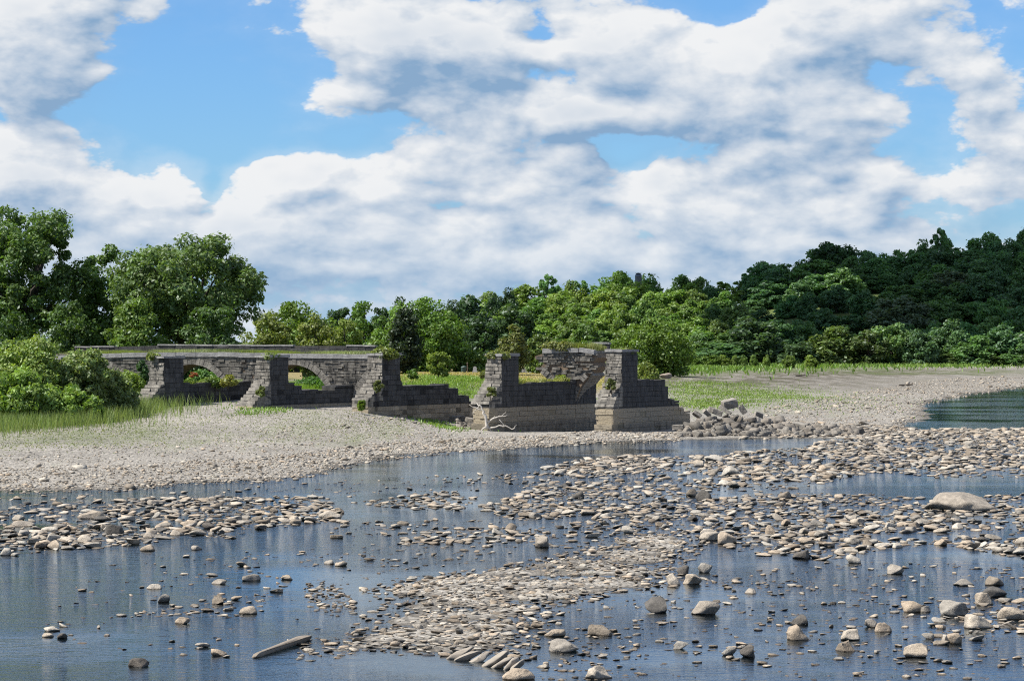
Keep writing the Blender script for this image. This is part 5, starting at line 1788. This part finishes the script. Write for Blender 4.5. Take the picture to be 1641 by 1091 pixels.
ledge('ledge_bush', 366, 601, 616, 32, 307, (0.165, 0.165, 0.045), 'yellow green bush on the low wall beside the second arch', 71)
ledge('ledge_bush', 338, 606, 616, 40, 308, (0.095, 0.140, 0.036), 'green weeds along the low wall under the second arch', 72, shape='dome')
ledge('ledge_bush', 300, 608, 617, 26, 306, (0.085, 0.130, 0.030), 'leafy plant hanging over the low wall at the first tower', 73)
ledge('red_shrub', 311, 593, 606, 14, 330, (0.20, 0.070, 0.035), 'small shrub with orange red leaves seen through the second arch', 74, per=26, n=7)
ledge('leafy_plant', 325, 592, 615, 40, 336, (0.060, 0.115, 0.030), 'big leaved green plants seen through the second arch', 75, n=26)
ledge('leafy_plant', 350, 598, 615, 30, 334, (0.080, 0.135, 0.036), 'paler plants seen through the second arch, right of the big leaved ones', 76)
ledge('ledge_bush', 200, 600, 622, 62, 306, (0.120, 0.165, 0.032), 'yellow green vines over the low wall left of the first tower', 77, n=40)
ledge('ivy', 228, 576, 616, 22, 313, (0.035, 0.070, 0.022), 'dark ivy climbing the arcade left of the first tower', 78, n=24, shape='tall')
ledge('leafy_plant', 500, 606, 622, 52, 345, (0.055, 0.110, 0.028), 'broad leaved plants seen through the third arch', 79, n=30)
ledge('ledge_bush', 617, 559, 571, 46, 293, (0.100, 0.120, 0.036), 'weedy bush on top of the third tower', 80, n=22)
ledge('ledge_bush', 606, 607, 626, 18, 289, (0.085, 0.095, 0.040), 'dry weeds on the sloping nose of the third tower', 81)
ledge('ledge_bush', 580, 641, 656, 14, 287, (0.110, 0.150, 0.030), 'leafy weed growing from the foot of the third tower nose', 82)
ledge('ledge_bush', 900, 603, 614, 30, 301, (0.130, 0.150, 0.034), 'yellow green bush on the low wall under the arch fragment', 83)
ledge('ivy', 958, 556, 588, 26, 306, (0.045, 0.075, 0.020), 'ivy hanging from the broken end of the arch fragment', 84, n=30, shape='tall')
ledge('ledge_bush', 893, 549, 560, 46, 303, (0.115, 0.120, 0.045), 'browning bush on the weedy top of the arch fragment', 91, n=20)
ledge('ledge_bush', 938, 549, 563, 40, 304, (0.080, 0.125, 0.032), 'green bush spilling over the broken end of the weedy top', 92, n=22)
ledge('ledge_bush', 1000, 560, 566, 36, 286, (0.110, 0.130, 0.045), 'thin weeds on top of the last tower', 93, n=10)
ledge('ledge_bush', 980, 606, 624, 16, 283, (0.105, 0.115, 0.045), 'weeds on the sloping nose of the last tower', 94, n=10)
ledge('ledge_bush', 786, 620, 634, 18, 286, (0.095, 0.105, 0.045), 'dry weeds on the sloping nose of the fourth tower', 85)
ledge('ledge_bush', 800, 565, 571, 40, 289, (0.115, 0.125, 0.045), 'thin weeds on top of the fourth tower', 86)
ledge('ledge_bush', 246, 566, 575, 26, 301, (0.110, 0.130, 0.045), 'tuft of weeds on top of the first tower', 87)
ledge('ledge_bush', 433, 568, 574, 34, 297, (0.100, 0.130, 0.040), 'tuft of weeds on top of the second tower', 88)
ledge('ledge_bush', 418, 618, 634, 16, 293, (0.100, 0.115, 0.045), 'weeds on the sloping nose of the second tower', 89)
ledge('ledge_bush', 777, 594, 604, 16, 300, (0.120, 0.130, 0.05), 'dry tuft behind the shoulder of the fourth tower', 90)


def blades(name, P, h, w, color, label, cat, lean=0.25, seed=0, tipc=1.0):
    r = np.random.default_rng(seed)
    n = len(P)
    yaw = r.uniform(0, 6.28, n)
    hh = h * r.uniform(0.5, 1.25, n)
    ww = w * r.uniform(0.7, 1.3, n)
    side = np.stack([np.cos(yaw), np.sin(yaw), 0 * yaw], 1)
    ln = np.stack([r.normal(0, lean, n), r.normal(0, lean, n), np.ones(n)], 1)
    ln2 = ln + np.stack([r.normal(0, lean, n), r.normal(0, lean, n), -0.2 * np.ones(n)], 1)
    a, b = P - side * ww[:, None] / 2, P + side * ww[:, None] / 2
    mid = P + ln * (hh * 0.55)[:, None]
    m0, m1 = mid - side * ww[:, None] * 0.42, mid + side * ww[:, None] * 0.42
    tip = mid + ln2 * (hh * 0.5)[:, None]
    V = np.stack([a, b, m1, m0, tip], 1).reshape(-1, 3)
    k = np.arange(n)[:, None] * 5
    Fs = np.concatenate([k + np.array([0, 1, 2]), k + np.array([0, 2, 3]), k + np.array([3, 2, 4])])
    t = r.uniform(0.7, 1.3, n)
    y = r.uniform(0.9, 1.15, n)
    T = np.repeat(np.stack([t * y, t, t * 0.9], 1), 5, axis=0)
    o = link(name, mesh_np(name, V, Fs, [M['blade']], False, T), None, None, label, cat, None, 'stuff')
    o.color = (*color, 1)
    return o


def fill(px, z, n, seed=0, drift=None):
    poly = wpoly(px, z)
    r = np.random.default_rng(seed)
    xs, ys = [p[0] for p in poly], [p[1] for p in poly]
    X, Y = r.uniform(min(xs), max(xs), n * 6), r.uniform(min(ys), max(ys), n * 6)
    k = inpoly(X, Y, poly)
    if drift:
        k &= fbm(X * drift, Y * drift, seed + 3, 3) + r.uniform(-0.55, 0.55, len(X)) > 0.0
    X, Y = X[k][:n], Y[k][:n]
    w = np.where(r.uniform(size=len(X)) < 0.4, 1.0, 0.25) * (max(ys) - min(ys)) * 0.09
    X, Y = X + r.normal(0, 0.5, len(X)) * w, Y + r.normal(0, 1, len(X)) * w
    return np.stack([X, Y, terrain(X, Y) - 0.02], 1)


blades('tall_grass', fill([(-200, 690), (0, 682), (60, 678), (130, 676), (200, 671), (258, 663), (255, 658), (225, 654), (150, 660), (-200, 668)], 1.9, 34000, 1), 1.45, 0.045, (0.112, 0.145, 0.052), 'tall green grass fringing the shrubs on the near bank', 'grass', 0.18, 1)
blades('bank_grass', fill([(1072, 652), (1080, 622), (1130, 612), (1190, 617), (1250, 630), (1320, 634), (1200, 643), (1130, 655)], 0.9, 11000, 2, 0.05), 0.24, 0.13, (0.120, 0.170, 0.040), 'low bright green growth on the shingle behind the last pier', 'grass', 0.4, 2)
blades('meadow_grass', fill([(640, 634), (690, 613), (790, 612), (770, 630), (700, 636)], 2.0, 9000, 3), 0.40, 0.12, (0.120, 0.180, 0.034), 'bright grass below the lawn between the towers', 'grass', 0.35, 3)
blades('lawn_grass', fill([(620, 611), (650, 598), (1000, 596), (1000, 610), (770, 611)], 3.0, 12000, 4), 0.16, 0.16, (0.26, 0.215, 0.085), 'dry yellow lawn grass behind the towers', 'grass', 0.5, 4)
blades('creeping_weeds', fill([(-60, 728), (60, 716), (200, 715), (330, 706), (430, 700), (660, 690), (640, 678), (540, 676), (340, 680), (200, 688), (-60, 700)], 1.15, 7000, 5, 0.11), 0.11, 0.10, (0.125, 0.135, 0.070), 'thin creeping weeds on the gravel bank', 'weeds', 0.7, 5)
blades('shore_grass', fill([(1050, 604), (1110, 596), (1250, 588), (1440, 587), (1560, 588), (1560, 584), (1300, 580), (1100, 584)], 1.4, 14000, 6), 1.1, 0.35, (0.095, 0.150, 0.034), 'tall green grass along the far bank', 'grass', 0.3, 6)
n = 9000
r6 = np.random.default_rng(61)
X = r6.uniform(-55, -12, n)
Y = 321 + (X + 30) * -0.33 + r6.uniform(-2, 34, n)
blades('arch_grass', np.stack([X, Y, terrain(X, Y) - 0.03], 1), 0.75, 0.10, (0.115, 0.175, 0.034), 'lush grass growing behind the arches', 'grass', 0.3, 61)


def strip_pts(pts, org, n0, n1, n, seed, dz=0.0):
    r = np.random.default_rng(seed)
    s = r.uniform(pts[0][0], pts[-1][0], n)
    z = np.interp(s, [p[0] for p in pts], [p[1] for p in pts]) + dz
    nn = r.uniform(n0, n1, n)
    return org + RDIR * s[:, None] + UP * z[:, None] + NF * nn[:, None]


blades('deck_grass', strip_pts(cp + [(s_r, cp[-1][1] - 0.2)], CI[2], -A_DEP + 0.4, -0.55, 12000, 7, -0.1), 0.46, 0.035, (0.140, 0.165, 0.072), 'yellowing weeds along the top of the long aqueduct', 'grass', 0.22, 7)
blades('deck_weeds', strip_pts([q4(868, 560), q4(955, 561)], ORG4, -4.2, -0.5, 3000, 8, -0.05), 0.8, 0.045, (0.140, 0.150, 0.060), 'yellow brown weeds on top of the arch fragment', 'weeds', 0.25, 8)


def wall_pts(no, a0, a1, z0, z1, n, seed):
    r = np.random.default_rng(seed)
    a = r.uniform(a0, a1, n)
    b = r.uniform(-PW, -0.15, n)
    z = z0 + (z1 - z0) * (a - a0) / (a1 - a0)
    return PO[no] + AX * a[:, None] + BX * b[:, None] + UP * z[:, None]


blades('wall_weeds', wall_pts(1, 3.6, 15, 4.75, 4.8, 900, 9), 0.4, 0.05, (0.125, 0.155, 0.040), 'weeds along the low wall of the first pier', 'weeds', 0.3, 9)
blades('wall_weeds', wall_pts(4, 3.6, 15, 4.95, 5.02, 1100, 10), 0.5, 0.05, (0.175, 0.180, 0.055), 'weeds along the low wall of the fourth pier', 'weeds', 0.3, 10)
blades('foot_weeds', np.concatenate([fill([(690, 676), (640, 668), (655, 663), (740, 676), (730, 682)], 1.2, 1200, 11), fill([(380, 662), (395, 650), (440, 655), (460, 660)], 2.3, 900, 12)]), 0.3, 0.10, (0.110, 0.170, 0.036), 'green weeds at the foot of the aqueduct piers', 'weeds', 0.5, 11)

# ------------------------------------------------------------------ the cloud that shades the far hill
def cloud():
    r = np.random.default_rng(3)
    hgt = 520.0
    t = hgt / math.tan(math.radians(SUN_EL))
    ox, oy = SV[0] / math.hypot(SV[0], SV[1]) * t, SV[1] / math.hypot(SV[0], SV[1]) * t
    Vs, Fs, n = [], [], 0
    Vi, Fi = ICO[3]
    for k in range(70):
        x, y = r.uniform(90, 620), r.uniform(800, 1500)
        e = ((x - 355) / 280) ** 2 + ((y - 1150) / 360) ** 2
        if e > 1:
            continue
        rad = r.uniform(50, 95) * (1.1 - 0.5 * e)
        V = Vi * rad * np.array([1.1, 1.1, 0.6]) * (1 + 0.12 * np.sin(Vi @ r.normal(size=(3, 3)) * 4).mean(axis=1))[:, None]
        V = V + np.array([x + ox, y + oy, hgt + 30 + r.uniform(-10, 40)])
        V[:, 2] = np.maximum(V[:, 2], hgt)
        Vs.append(V)
        Fs.append(Fi + n)
        n += len(V)
    m, nt, b, _ = new_mat('cloud_white')
    b.inputs['Base Color'].default_value = (0.92, 0.93, 0.95, 1)
    b.inputs['Roughness'].default_value = 1.0
    b.inputs['Specular IOR Level'].default_value = 0.0
    link('cloud', mesh_np('cloud', np.concatenate(Vs), np.concatenate(Fs), [m], True), kind='stuff', label='cumulus cloud drifting over the far hill', cat='cloud')


cloud()
